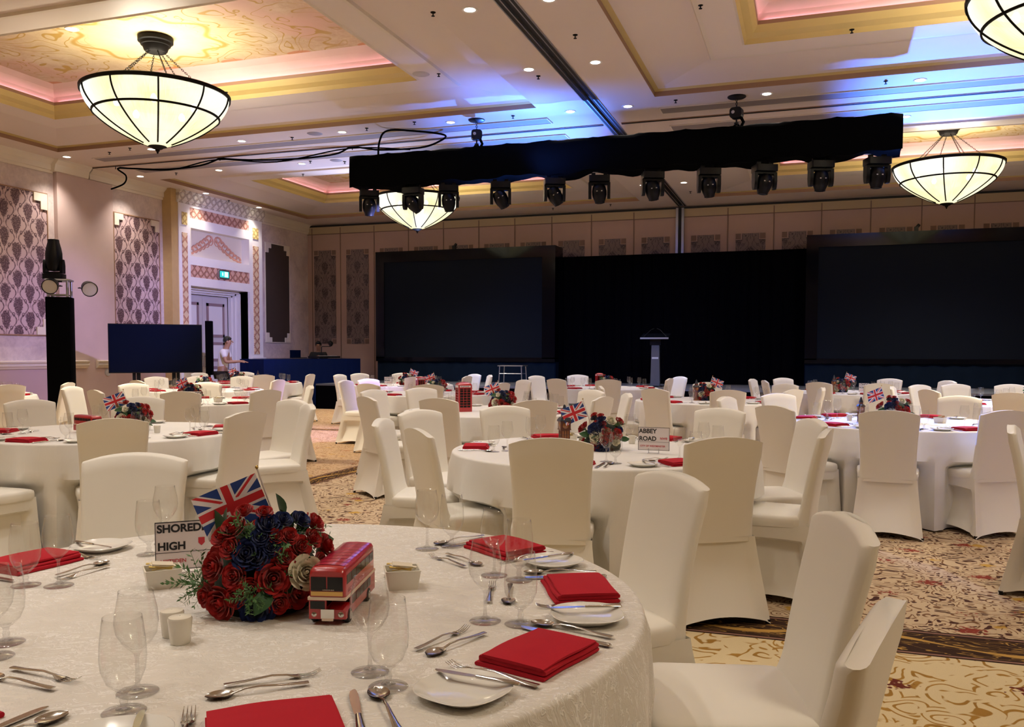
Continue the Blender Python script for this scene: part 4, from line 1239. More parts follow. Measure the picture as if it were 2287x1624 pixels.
def m_flag():
    g = G('union_flag')
    x, y, z = g.xyz()       # flag local: x along the fly 0..0.15, z along the hoist 0..0.1
    u = (x/0.075)-1; v = (z/0.05)-1
    # diagonals
    k = 1.118
    d1 = (u-v)/1.414; d2 = (u+v)/1.414
    wd = (d1.abs() < 0.17).max(d2.abs() < 0.17)
    s1 = (u*1.0+v*1.0 > 0)*2-1
    s2 = (u*1.0-v*1.0 > 0)*2-1
    r1 = (((d1*s1)+0.055).abs() < 0.052); r2 = (((d2*s2)+0.055).abs() < 0.052)
    wc = (u.abs() < 0.20).max(v.abs() < 0.30)
    rc = (u.abs() < 0.115).max(v.abs() < 0.18)
    c = g.mix(wd, (0.012, 0.050, 0.26), (0.80, 0.76, 0.80))
    c = g.mix(r1.max(r2), c, (0.62, 0.02, 0.03))
    c = g.mix(wc, c, (0.80, 0.76, 0.80)); c = g.mix(rc, c, (0.62, 0.02, 0.03))
    M['union_flag'] = g.set(c, 0.6)
m_flag()
plain('pole_white', (0.75, 0.70, 0.68), 0.4)
plain('brass', (0.55, 0.38, 0.12), 0.25, 1.0)
def make_flag():
    """pole base at the origin leaning to -x; cloth flies to -x"""
    r = empty('table_flag')
    tilt = math.radians(-18)
    R_ = Matrix.Rotation(tilt, 3, 'Y')
    m_ = MB(); m_.tube([R_ @ Vector((0, 0, 0)), R_ @ Vector((0, 0, .205))], .0022, 8); m_.build('pole', 'pole_white', r, smooth=60)
    m_ = MB(); p = R_ @ Vector((0, 0, .208)); m_.lathe([(.0005, -.004), (.003, -.002), (.0042, .001), (.003, .004), (.0005, .006)], 10, mat=Matrix.Translation(p)); m_.build('finial', 'brass', r, smooth=180)
    m_ = MB(); NX, NZ = 16, 8; vs = []; fs = []
    for i in range(NX+1):
        for j in range(NZ+1):
            x = .15*i/NX; z = .10*j/NZ
            vs.append((x, .006*math.sin(x*45)*(x/.15)+.02*(x/.15)**2*(1-j/NZ), z))
    for i in range(NX):
        for j in range(NZ):
            a = i*(NZ+1)+j; fs.append((a, a+NZ+1, a+NZ+2, a+1))
    m_.add(vs, fs)
    o = m_.build('cloth', 'union_flag', r, smooth=180)
    # local x of the flag -> -x of the thing, drooping; hoist along the pole
    M4 = Matrix.Rotation(tilt, 4, 'Y') @ Matrix.Translation((-.002, 0, .098)) @ Matrix.Rotation(math.radians(-3), 4, 'Y') @ Matrix.Rotation(PI, 4, 'Z')
    o.matrix_local = M4
    return r
flag = Proto(make_flag())
VIEW = lambda x, y: math.atan2(y, x)       # direction from the camera
FR = [  # px offset right, px height, kind, px radius, measured on the foreground posy (970 px per metre)
 (15, 80, 'petal_red', 37), (-63, 87, 'petal_red', 27), (-105, 100, 'petal_red', 30), (-120, 40, 'petal_red', 28), (-92, 28, 'petal_red', 36), (65, 45, 'petal_red', 35), (131, 122, 'petal_red', 27), (108, 172, 'petal_red', 26), (72, 135, 'petal_red', 26),
 (-65, 178, 'petal_red', 28), (-88, 160, 'petal_red', 24), (-42, 208, 'petal_red', 20), (22, 160, 'petal_red', 17), (-36, 130, 'petal_blue', 34), (-16, 122, 'petal_blue', 26), (-18, 20, 'petal_blue', 38), (8, 183, 'petal_blue', 27), (-8, 160, 'petal_blue', 22), (76, 185, 'petal_blue', 22), (80, 88, 'petal_white', 36), (98, 60, 'petal_red', 26), (40, 118, 'petal_red', 24), (38, 190, 'petal_blue', 20), (50, 158, 'petal_red', 20), (-70, 140, 'petal_red', 24), (-30, 60, 'petal_red', 24), (100, 145, 'petal_red', 22), (25, 30, 'petal_red', 26), (0, 205, 'petal_red', 18), (-62, 45, 'petal_red', 24), (115, 92, 'petal_red', 24), (12, 140, 'petal_blue', 20)]
def posy(full=True, seed=1, alt=None, s=1.0):
    r = empty('flower_posy'); rr = random.Random(seed)
    m_ = MB(); m_.lathe([(.001, .0), (.10, .0), (.108, .02), (.105, .07), (.085, .13), (.05, .165), (.001, .175)], 20); m_.build('foam_base', 'moss_dark', r, smooth=180)
    items = FR if full else [FR[i] for i in sorted(rr.sample(range(len(FR)), 24))]
    for (px, py, kd, pr) in items:
        x = px/970; z = py/970; R = pr/970
        if not full:
            x = x*(-1 if rr.random() < .5 else 1); R *= 1.15
            if kd == 'petal_white' or rr.random() < .1: kd = 'petal_white'
            elif rr.random() < .15: kd = 'petal_dark'
        q = 1-(x/.155)**2-((z-.06)/.19)**2
        d = math.sqrt(max(.02, q))*.13
        y = -(d-R*.45)-(.022 if kd == 'petal_white' and full else 0)
        dv = Vector((x*1.1, -d*1.2, (z-.05)*.9)).normalized()
        if kd == 'petal_white' and full: dv = Vector((.25, -1, .35)).normalized()
        rose(r, 'rose', kd, (x-dv.x*R*.5, y, z-dv.z*R*.5+.004), dv, R*.95)
    # rear half
    for k in range(14 if full else 9):
        a = rr.uniform(.1, PI-.1); z = rr.uniform(.04, .16); rad = .115*math.sqrt(max(.1, 1-(z/.2)**2))
        dv = Vector((math.cos(a), math.sin(a), z*3)).normalized()
        rose(r, 'rose', rr.choice(['petal_red', 'petal_red', 'petal_blue', 'petal_red']), (rad*math.cos(a), rad*math.sin(a), z), dv, .032)
    for k in range(10 if full else 4):
        a = rr.uniform(-PI, 0) if k < 7 else rr.uniform(0, PI); z = rr.uniform(.0, .17); rad = .13*math.sqrt(max(.1, 1-(z/.21)**2))
        o = sprig(seed*10+k, 9, .055).build('green_sprig', 'sprig_green', r, loc=(rad*math.cos(a)*.9, rad*math.sin(a)*.9, z+.01), rot=Vector((math.cos(a), math.sin(a), .4)).to_track_quat('Z', 'Y').to_euler())
    for k in range(8 if full else 3):
        a = rr.uniform(-PI, PI); z = rr.uniform(.05, .17); rad = .12*math.sqrt(max(.1, 1-(z/.2)**2))
        leafm(seed*7+k, 3, .06).build('leaf', 'leaf_green', r, smooth=180, loc=(rad*math.cos(a), rad*math.sin(a), z), rot=Vector((math.cos(a), math.sin(a), .5)).to_track_quat('Z', 'Y').to_euler())
    return r
def faced(x, y): return VIEW(x, y)-PI/2
p1 = posy(True, 3); p1.location = (-1.190, 1.715, HT); p1.scale = (1.05, 1.05, 1.08); p1.rotation_euler = (0, 0, faced(-1.215, 1.70))
tag(p1, 'big posy of red, blue and one white rose beside the front red bus', 'flowers', 'flower posies')
# two special sprays of the foreground posy
sprig(91, 12, .075).build('green_sprig', 'sprig_green', p1, loc=(-.125, -.08, .07), rot=(0, -1.0, 0.2))
sprig(92, 10, .05).build('green_sprig', 'sprig_green', p1, loc=(-.03, -.13, .05), rot=(1.2, -.2, 0))
f0 = flag.place((-1.155, 1.75, HT+.122), faced(-1.2, 1.7)+.12, 'small union flag standing up out of the big posy on the front table', 'flag', 'small union flags'); f0.scale = (1.0,)*3
posyB = Proto(posy(False, 5)); posyC = Proto(posy(False, 8))
POS = {'T2': (.0, .0, 'C'), 'T3': (.06, .12, 'B'), 'T4': (-.03, .12, 'C'), 'T5': (.08, .0, 'B'), 'T6': (-.14, .05, 'C'), 'T7': (.10, .02, 'B'), 'T8': (.08, -.02, 'C'), 'T9': (.02, .0, 'B'), 'T10': (-.06, .04, 'C'), 'T11': (-.12, .02, 'B'), 'T12': (0, .05, 'B'), 'T13': (-.35, 0, 'C'), 'T14': (.0, .0, 'B')}
for t, (dx, dy, kd) in POS.items():
    c, ph = TABLES[t]; x, y = c[0]+dx, c[1]+dy
    rz = faced(x, y)+rnd.uniform(-.3, .3)
    (posyB if kd == 'B' else posyC).place((x, y, HT), rz, 'posy of red and dark roses on the %s' % ph, 'flowers', 'flower posies')
    if t not in ('T12', 'T14', 'T9'):
        side = -.06 if t in ('T2', 'T4') else .03
        flag.place((x+side, y-.02, HT+.11), rz+rnd.uniform(-.5, .5)+(PI if t in ('T8', 'T10', 'T11') else 0)+(.35 if t == 'T2' else 0), 'small union flag stuck in the posy on the %s' % ph, 'flag', 'small union flags')
# street name signs on little wire stands
plain('sign_white', (0.78, 0.72, 0.73), 0.35, var=0.01)
plain('ink_black', (0.012, 0.012, 0.015), 0.5)
plain('ink_red', (0.55, 0.03, 0.05), 0.5)
def sign(loc, rz, l1, l2, red, red2, label, w_=.20, h=.148, base=.012, ts=.036, sx=.74):
    r = empty('street_name_sign', loc, rz); r.location.z = HT
    MB().box((-w_/2, -.0015, base), (w_/2, .0015, base+h)).build('board', 'sign_white', r)
    f = MB(); t = .0018
    for a, b in (((-w_/2, -.0026, base), (w_/2, .0026, base+t)), ((-w_/2, -.0026, base+h-t), (w_/2, .0026, base+h)), ((-w_/2, -.0026, base), (-w_/2+t, .0026, base+h)), ((w_/2-t, -.0026, base), (w_/2, .0026, base+h)), ((-w_/2, -.0022, base+h*.36), (w_/2, .0015, base+h*.36+.0012))): f.box(a, b)
    f.build('border', 'ink_black', r)
    s = MB()
    for sx in (-1, 1): s.tube([(sx*.03, -.022, .001), (sx*.03, 0, .004), (sx*.03, .022, .001)], .0012, 5); s.tube([(sx*.03, .004, .003), (sx*.03, .004, .03)], .0012, 5); s.tube([(sx*.03, -.004, .003), (sx*.03, -.004, .03)], .0012, 5)
    s.tube([(-.03, 0, .003), (.03, 0, .003)], .0012, 5); s.build('wire_stand', 'steel', r)
    R90 = (PI/2, 0, 0)
    textmesh('lettering', l1, ts, 'ink_black', r, (-w_/2+.005, -.0018, base+h-ts*.95), R90, bold=.0010, sx=sx)
    textmesh('lettering', l2, ts, 'ink_black', r, (-w_/2+.006, -.0018, base+h*.36+.008), R90, bold=.0010, sx=sx)
    if red2: textmesh('lettering', red2, .018, 'ink_red', r, (w_/2-.055, -.0018, base+h*.36+.016), R90, bold=.0003)
    textmesh('lettering', red, .014, 'ink_red', r, (-w_/2+.012, -.0018, base+h*.15), R90, bold=.0002)
    return tag(r, label, 'sign')
s1 = sign((-1.545, 1.90, 0), faced(-1.515, 1.915)+.06, 'SHOREDITCH', 'HIGH', 'HIIITIIDEN', None, 'white street name sign reading SHOREDITCH HIGH behind the big front posy', .18, .128, ts=.0285, sx=.60)
m_ = MB(); m_.loft([[(x, -.0022, z) for x, z in ((0, 0), (.008, .008), (.008, .022), (-.008, .022), (-.008, .008))], [(x, -.0014, z) for x, z in ((0, 0), (.008, .008), (.008, .022), (-.008, .022), (-.008, .008))]]); m_.build('shield', 'ink_red', s1, loc=(.025, 0, .072))
sign((-.855, 5.09, 0), faced(-.855, 5.09)-.20, 'ABBEY', 'ROAD', 'CITY OF WESTMINSTER', 'NW8', 'white street name sign reading ABBEY ROAD on the middle table', .185, .135, .018)
for t, dx, dy in (('T6', .25, -.35), ('T11', .22, -.05), ('T8', -.35, .1), ('T13', -.1, .1)):
    c, ph = TABLES[t]
    sign((c[0]+dx, c[1]+dy, 0), faced(c[0]+dx, c[1]+dy)+.1, 'LONDON', 'ROAD', 'CITY OF LONDON', None, 'small white street name sign on the %s' % ph, .15, .13)
# ---- model bus
plain('bus_red', (0.42, 0.008, 0.012), 0.28, spec=0.6, coat=0.5, var=0.02)
plain('bus_roof', (0.46, 0.012, 0.045), 0.30, spec=0.6, coat=0.5, var=0.02)
plain('bus_cream', (0.74, 0.58, 0.44), 0.4)
plain('bus_glass', (0.006, 0.004, 0.004), 0.15, spec=0.35)
plain('bus_yellow', (0.75, 0.45, 0.12), 0.4)
plain('rubber', (0.010, 0.010, 0.011), 0.6)
plain('bus_pink', (0.72, 0.35, 0.40), 0.5)
def make_bus():
    """front faces -y, wheels on z=0; 0.25 long, 0.072 wide, 0.128 high"""
    r = empty('model_bus'); W, L, Hh = .036, .125, .126
    m_ = MB(); rings = []
    # upper deck body with rounded roof edges and nose
    for (y, s_, tz) in ((-L, .90, .118), (-L+.004, .97, .123), (-L+.010, 1.0, Hh), (L-.012, 1.0, Hh), (L-.004, .97, .122), (L, .88, .116)):
        w_ = W*s_; ring = [(-w_, y, .062), (w_, y, .062), (w_, y, tz-.016), (w_*.96, y, tz-.008), (w_*.85, y, tz-.002), (w_*.5, y, tz), (0, y, tz+.0006), (-w_*.5, y, tz), (-w_*.85, y, tz-.002), (-w_*.96, y, tz-.008), (-w_, y, tz-.016)]
        rings.append(ring)
    m_.loft(rings); m_.build('upper_deck', 'bus_red', r, smooth=35)
    m_ = MB()
    for i in range(8):
        y0 = -L+.022+i*.028
        m_.loft([[(x, y0, z) for x, z in ((-W*.97, Hh-.009), (-W*.85, Hh-.0012), (-W*.5, Hh+.0012), (0, Hh+.0018), (W*.5, Hh+.0012), (W*.85, Hh-.0012), (W*.97, Hh-.009))], [(x, y0+.025, z) for x, z in ((-W*.97, Hh-.009), (-W*.85, Hh-.0012), (-W*.5, Hh+.0012), (0, Hh+.0018), (W*.5, Hh+.0012), (W*.85, Hh-.0012), (W*.97, Hh-.009))]], close=False)
    m_.build('roof_panel', 'bus_roof', r, smooth=60)
    m_ = MB(); m_.box((-W-.0012, -L-.002, .056), (W+.0012, L+.0008, .0625)); m_.build('cream_band', 'bus_cream', r)
    # lower deck: cab on the driver's side, bonnet on the other
    m_ = MB()
    m_.box((-W, -L+.045, .014), (W, L, .056))
    m_.box((-W, -L+.002, .014), (-W+.034, -L+.045, .056))
    m_.loft([[(-W+.0335, -L+.003, .014), (W, -L+.003, .014), (W, -L+.003, .030), (W-.006, -L+.003, .034), (-W+.0335, -L+.003, .034)], [(-W+.0335, -L+.045, .014), (W, -L+.045, .014), (W, -L+.045, .032), (W-.006, -L+.045, .038), (-W+.0335, -L+.045, .038)]])
    m_.build('lower_deck', 'bus_red', r)
    g_ = MB()
    e_ = .0006
    # upper front windows
    g_.box((-W*.86, -L-e_*2, .078), (-W*.04, -L+.004, .106)); g_.box((W*.04, -L-e_*2, .078), (W*.86, -L+.004, .106))
    for sx in (-1, 1):
        for i in range(6):
            y0 = -L+.012+i*.0375
            g_.box((min(sx*W, sx*(W+e_)), y0, .088), (max(sx*W, sx*(W+e_)), y0+.034, .108))
        for i in range(5):
            y0 = -L+.052+i*.032
            g_.box((min(sx*W, sx*(W+e_)), y0, .034), (max(sx*W, sx*(W+e_)), y0+.028, .053))
    g_.box((-W+.003, -L+.0008, .036), (-W+.031, -L+.006, .053)); g_.box((-W-.0006, -L+.010, .036), (-W, -L+.040, .053))
    g_.box((-W+.0345, -L+.0445, .040), (W-.003, -L+.0446, .055)); g_.box((-W*.8, L, .085), (W*.8, L+e_, .106))
    g_.box((-W+.0338, -L+.006, .040), (-W+.0342, -L+.043, .055))
    for q in range(0, len(g_.v), 8):
        w1_ = MB(); w1_.add(g_.v[q:q+8], [(3, 2, 1, 0), (4, 5, 6, 7), (0, 1, 5, 4), (1, 2, 6, 5), (2, 3, 7, 6), (3, 0, 4, 7)]); w1_.build('window', 'bus_glass', r)
    MB().box((-W*.86, -L-.0018, .0655), (W*.86, -L+.002, .0745)).build('destination_board', 'bus_yellow', r)
    MB().box((-W*.86, -L-.0016, .0765), (W*.86, -L+.002, .0805)).build('blind_box', 'bus_glass', r)
    m_ = MB(); m_.box((-.012, -L-.0012, .016), (.014, -L+.003, .036)); m_.build('radiator_grille', 'silver', r)
    MB().box((-.010, -L-.002, .011), (.012, -L+.001, .0165)).build('number_plate', 'bus_cream', r)
    for sx in (-.026, .026):
        m_ = MB(); m_.lathe([(.001, .0022), (.005, .0012), (.0062, 0)], 14, mat=Matrix.Translation((sx, -L+.0030, .024)) @ Matrix.Rotation(PI/2, 4, 'X')); m_.build('headlamp', 'silver', r, smooth=60)
    for y in (-L+.032, L-.060):
        for sx in (-1, 1):
            T_ = Matrix.Translation((sx*(W-.005), y, .0155)) @ Matrix.Rotation(PI/2*sx, 4, 'Y')
            m_ = MB(); m_.lathe([(.009, -.007), (.0145, -.006), (.0155, -.003), (.0155, .003), (.0145, .0062), (.009, .0066)], 20, mat=T_, caps=(True, True)); o = m_.build('wheel', 'rubber', r, smooth=50)
            m_ = MB(); m_.lathe([(.001, .0085), (.003, .0085), (.005, .0068), (.009, .0072)], 16, mat=T_); m_.build('hub', 'silver', o, smooth=50)
    textmesh('lettering', 'LONDON ON PARADE', .0125, 'bus_pink', r, (W+.0008, -L+.022, .0675), (PI/2, 0, PI/2), .0002, bold=.0001)
    textmesh('lettering', 'LONDON BUS', .0035, 'bus_cream', r, (-.008, -L-.0018, .0770), (PI/2, 0, 0), .0001)
    return r
bus = Proto(make_bus())
bx = bus.place((-1.000, 1.745, HT), math.radians(14), 'red double decker model bus parked right of the big posy on the front table', 'model bus', 'model buses')
bx.scale = (1.12, 1.04, 1.0)
b2 = bus.place((-4.98, 5.02, HT), math.radians(72), 'red model bus seen lengthwise beside the posy on the left table', 'model bus', 'model buses')
b3 = bus.place((-6.98, 8.5, HT), math.radians(60), 'red model bus on the menu card table', 'model bus', 'model buses')
# ---- phone box
def make_booth():
    r = empty('phone_box'); w_ = .055; h = .235
    m_ = MB()
    m_.box((-w_, -w_, 0), (w_, w_, .012)); m_.box((-w_, -w_, .19), (w_, w_, .215))
    for sx in (-1, 1):
        for sy in (-1, 1): m_.box((min(sx*w_, sx*(w_-.012)), min(sy*w_, sy*(w_-.012)), .012), (max(sx*w_, sx*(w_-.012)), max(sy*w_, sy*(w_-.012)), .19))
    rings = []
    for k in range(5):
        a = k/4*PI/2; s_ = math.cos(a)*.9+.1; z = .215+.022*math.sin(a)
        rings.append([(x*s_, y*s_, z) for x, y in rrect(w_, w_, .006, 2)])
    m_.loft(rings); m_.box((-w_-.002, -w_-.002, .186), (w_+.002, w_+.002, .191)); m_.build('frame', 'bus_red', r, smooth=35)
    MB().box((-w_+.006, -w_+.006, .012), (w_-.006, w_-.006, .19)).build('glazing', 'bus_glass', r)
    m_ = MB()
    for s_ in range(4):
        R_ = Matrix.Rotation(s_*PI/2, 4, 'Z')
        for i in range(1, 3): m_.box((-w_+.012+i*.0287-.0015, -w_+.001, .03), (-w_+.012+i*.0287+.0015, -w_+.007, .19), mat=R_)
        for j in range(1, 8): m_.box((-w_+.01, -w_+.001, .03+j*.0205), (w_-.01, -w_+.007, .033+j*.0205), mat=R_)
        m_.box((-w_+.01, -w_+.001, .012), (w_-.01, -w_+.007, .034), mat=R_)
    m_.build('glazing_bars', 'bus_red', r)
    for s_ in range(4):
        R_ = Matrix.Rotation(s_*PI/2, 4, 'Z')
        m_ = MB(); m_.box((-w_+.01, -w_-.001, .195), (w_-.01, -w_+.002, .209), mat=R_); m_.build('sign_strip', 'sign_white', r)
    textmesh('lettering', 'TELEPHONE', .0135, 'ink_black', r, (-w_+.014, -w_-.0012, .1965), (PI/2, 0, 0), .0001, bold=.0001)
    return r
booth = Proto(make_booth())
for t, dx, dy, s_, lab in (('T5', -.25, -.22, 1.25, 'tall red phone box model standing left of the posy on the centre left table'), ('T7', -.10, -.1, 1.05, 'shorter red phone box model on the table behind the tall one'), ('T9', -.1, .05, 1.05, 'tiny far red phone box model in front of the black drape')):
    c, ph = TABLES[t]; o = booth.place((c[0]+dx, c[1]+dy, HT), faced(c[0]+dx, c[1]+dy)+.25, lab, 'model phone box', 'phone box models'); o.scale = (s_,)*3
# ---- clock tower model
plain('amber', (0.30, 0.10, 0.02), 0.25, spec=0.7, coat=0.4, var=0.25, vs=60)
plain('amber_dark', (0.12, 0.030, 0.012), 0.3, spec=0.6)
plain('tower_cap', (0.010, 0.014, 0.030), 0.35)
def make_tower():
    r = empty('clock_tower_model')
    m_ = MB(); m_.box((-.032, -.032, 0), (.032, .032, .012)); m_.box((-.026, -.026, .012), (.026, .026, .125)); m_.build('shaft', 'amber', r)
    m_ = MB()
    for s_ in range(4):
        R_ = Matrix.Rotation(s_*PI/2, 4, 'Z')
        for i in range(4): m_.box((-.025+i*.0153, -.0285, .012), (-.021+i*.0153, -.025, .125), mat=R_)
        for j in range(5): m_.box((-.026, -.0275, .02+j*.024), (.026, -.025, .024+j*.024), mat=R_)
    m_.build('shaft_ribs', 'amber_dark', r)
    m_ = MB(); m_.box((-.031, -.031, .125), (.031, .031, .175)); m_.box((-.034, -.034, .170), (.034, .034, .176)); m_.box((-.033, -.033, .122), (.033, .033, .128)); m_.build('clock_stage', 'amber_dark', r)
    for s_ in range(4):
        R_ = Matrix.Rotation(s_*PI/2, 4, 'Z')
        m_ = MB(); m_.lathe([(.001, .0015), (.018, .001), (.019, 0)], 20, mat=R_ @ Matrix.Translation((0, -.031, .149)) @ Matrix.Rotation(PI/2, 4, 'X')); m_.build('clock_face', 'amber', r, smooth=50)
    m_ = MB(); m_.loft([[(x*s_, y*s_, z) for x, y in ((-1, -1), (1, -1), (1, 1), (-1, 1))] for s_, z in ((.037, .176), (.036, .180), (.027, .196), (.020, .200))]); m_.build('lower_roof', 'tower_cap', r)
    m_ = MB(); m_.box((-.017, -.017, .200), (.017, .017, .220)); m_.build('belfry', 'amber_dark', r)
    m_ = MB(); m_.loft([[(x*s_, y*s_, z) for x, y in ((-1, -1), (1, -1), (1, 1), (-1, 1))] for s_, z in ((.019, .220), (.017, .224), (.008, .258), (.005, .272), (.001, .276))]); m_.build('spire', 'tower_cap', r)
    return r
tower = Proto(make_tower())
for (x, y, s_, lab) in ((-1.40, 5.10, 1.0, 'amber and black clock tower model left of the posy on the middle table'), (-1.33, 11.05, .95, 'dark clock tower model on the centre right table with rose dome'), (0.36, 14.2, .95, 'small far clock tower model before the right screen'), (-9.95, 14.2, .9, 'clock tower model on the far left table by the desk'), (-7.15, 8.75, .95, 'dark clock tower model left of the far posy under the television'), (.42, 7.95, .8, 'dark clock tower model on the right table lit blue')):
    o = tower.place((x, y, HT), faced(x, y)+.3, lab, 'model tower', 'clock tower models'); o.scale = (s_,)*3
# ---- sugar dishes and shakers
plain('sachet_yellow', (0.70, 0.50, 0.12), 0.5, var=0.15, vs=90)
plain('sachet_cream', (0.75, 0.68, 0.52), 0.5)
plain('dish_white', (0.74, 0.70, 0.60), 0.25, var=0.01)
def make_dish():
    r = empty('sachet_dish')
    m_ = MB(); m_.loft([[(x, y, z) for x, y in rrect(a, b, .004, 2)] for a, b, z in ((.036, .032, 0), (.044, .038, .048), (.0405, .0345, .048), (.034, .030, .008))]); m_.build('dish', 'dish_white', r, smooth=40)
    rr = random.Random(4)
    for k in range(7):
        m_ = MB(); m_.loft([[(x, y, z) for x, z in ((-.003, 0), (.003, .0006), (.003, .002), (-.003, .0016))] for y in (-.022, .022)])
        m_ = MB().box((-.028, -.004, -.0012), (.028, .004, .0012)) if k % 2 else MB().box((-.025, -.009, -.001), (.025, .009, .001))
        m_.build('sugar_sachet', 'sachet_yellow' if k in (1, 2, 5) else 'sachet_cream', r, loc=(rr.uniform(-.012, .012), rr.uniform(-.018, .018), .040+.0035*k), rot=(rr.uniform(-.35, .35), rr.uniform(-.2, .2), rr.uniform(-.5, .5)))
    return r
dish = Proto(make_dish())
for x, y, lab in ((-1.525, 1.765, 'small white square dish of sugar sachets before the front street sign'), (-.955, 1.955, 'small white square dish of yellow sachets behind the red bus')):
    dish.place((x, y, HT), faced(x, y)+.1, lab, 'dish', 'sachet dishes')
for t, dx, dy in (('T3', .30, -.10), ('T2', -.3, .35), ('T5', .35, .1), ('T4', .32, .05), ('T6', .3, 0)):
    c, ph = TABLES[t]; dish.place((c[0]+dx, c[1]+dy, HT), rnd.uniform(0, 3), 'small white sachet dish on the %s' % ph, 'dish', 'sachet dishes')
def make_shaker():
    m_ = MB(); m_.lathe([(.001, 0), (.018, 0), (.020, .003), (.024, .050), (.022, .054), (.010, .056), (.001, .056)], 24); return m_.build('salt_shaker', 'dish_white', None, smooth=40)
sh = Proto(make_shaker())
sh.place((-1.190, 1.425, HT), 0, 'white tapered shaker right of its twin, near the front glass', 'shaker', 'white shakers'); sh.place((-1.235, 1.455, HT), 0, 'white tapered shaker half hidden behind the front goblet, left of its twin', 'shaker', 'white shakers')
for t, dx, dy in (('T2', .1, .4), ('T3', .38, .02), ('T4', -.4, .05), ('T5', -.4, .2)):
    c, ph = TABLES[t]; sh.place((c[0]+dx, c[1]+dy, HT), 0, 'white shaker on the %s' % ph, 'shaker', 'white shakers')

# ------------------------------------------------------------------ truss, moving lights, hoists
TY, TX0, TX1 = 13.0, -7.17, 1.12
m_ = MB(); rings = []; rr = random.Random(12)
N = 110
for i in range(N+1):
    t = i/N; x = TX0+(TX1-TX0)*t
    sag = .035*math.sin(i*.37)+.02*math.sin(i*1.1)
    zt = 4.545+.006*math.sin(i*.9)+(.01 if i % 9 == 0 else 0); zb = 4.045+sag*.6+(.10 if .40 < t < .47 else 0)*0
    if t < .12: zb -= .02
    d = .205+.008*math.sin(i*.6)
    ring = [(x, TY-d, zb), (x, TY-d-.008, (zt+zb)/2), (x, TY-d+.004, zt-.02), (x, TY-d+.03, zt), (x, TY+d-.03, zt), (x, TY+d, zt-.02), (x, TY+d+.006, (zt+zb)/2), (x, TY+d, zb+.03*math.sin(i*.5)), (x, TY+.1, zb+.03), (x, TY-.1, zb+.03)]
    if i in (0, N): ring = [(a, TY+(b-TY)*.97, 4.3+(c-4.3)*.97) for a, b, c in ring]
    rings.append(ring)
m_.loft(rings)
tr = empty('lighting_truss')
m_.build('cloth_wrap', 'black_cloth', tr, smooth=60)
for dy in (-.17, .17):
    for z in (4.12, 4.50): MB().tube([(TX0+.03, TY+dy, z), (TX1-.03, TY+dy, z)], .024, 8).build('truss_chord', 'steel', tr)
tag(tr, 'long box truss wrapped in black cloth hanging across the ceiling', 'truss')
plain('head_black', (0.0025, 0.003, 0.005), 0.35, spec=0.2, var=0.1)
def make_head(tx, tz, roll=0):
    """origin at the truss underside"""
    r = empty('moving_head_light')
    m_ = MB(); m_.loft([[(x, y, z) for x, y in rrect(.155, .12, .02, 3)] for z in (-.09, 0.0)]); m_.box((-.12, -.02, 0), (-.06, .02, .05)); m_.box((.06, -.02, 0), (.12, .02, .05)); m_.build('base', 'head_black', r, smooth=40)
    m_ = MB()
    for sx in (-1, 1):
        m_.loft([[(sx*(.145+t_), y, z) for (y, z) in ((-.06, -.10), (.06, -.10), (.065, -.22), (.05, -.30), (.03, -.335), (-.03, -.335), (-.05, -.30), (-.065, -.22))] for t_ in (-.028, .018)])
    m_.box((-.16, -.06, -.125), (.16, .06, -.098)); m_.build('yoke', 'head_black', r, smooth=30)
    m_ = MB(); m_.lathe([(.001, .12), (.07, .115), (.095, .08), (.108, .02), (.108, -.04), (.095, -.09), (.075, -.14), (.072, -.165), (.001, -.165)], 20)
    Hh = m_.build('lamp_head', 'head_black', r, smooth=45, loc=(0, 0, -.235), rot=(tx, tz, roll))
    m_ = MB(); m_.lathe([(.001, -.168), (.04, -.172), (.064, -.166)], 20); m_.build('lens', 'lens_glass', Hh, smooth=60)
    m_ = MB(); m_.box((-.045, -.104, .005), (.045, -.102, .018)); m_.build('marking', 'lens_frost', Hh)
    return r
posn = ['leftmost', 'second from the left', 'third from the left', 'fourth from the left', 'fifth from the left', 'middle', 'fifth from the right', 'fourth from the right', 'third from the right', 'second from the right', 'rightmost']
for k, x in enumerate((-6.89, -6.1, -5.48, -4.6, -3.73, -3.03, -2.23, -1.42, -.65, .10, .82)):
    ty = (.0, -.62, -.1, -.45, -.5, -.05, -.15, -.12, .12, .0, .0)[k]
    zz = 4.0
    o = make_head((.1, .25, .1, .1, .15, .1, .15, .15, .1, .15, .1)[k], ty, 0)
    o.location = (x, TY-.05, zz-.01); o.rotation_euler = (0, 0, .33+(.2, -.3, .1, 0, .1, -.1, .05, 0, .1, 0, 0)[k])
    tag(o, '%s of the moving head lights under the black truss' % posn[k], 'stage light', 'moving head lights on the truss')
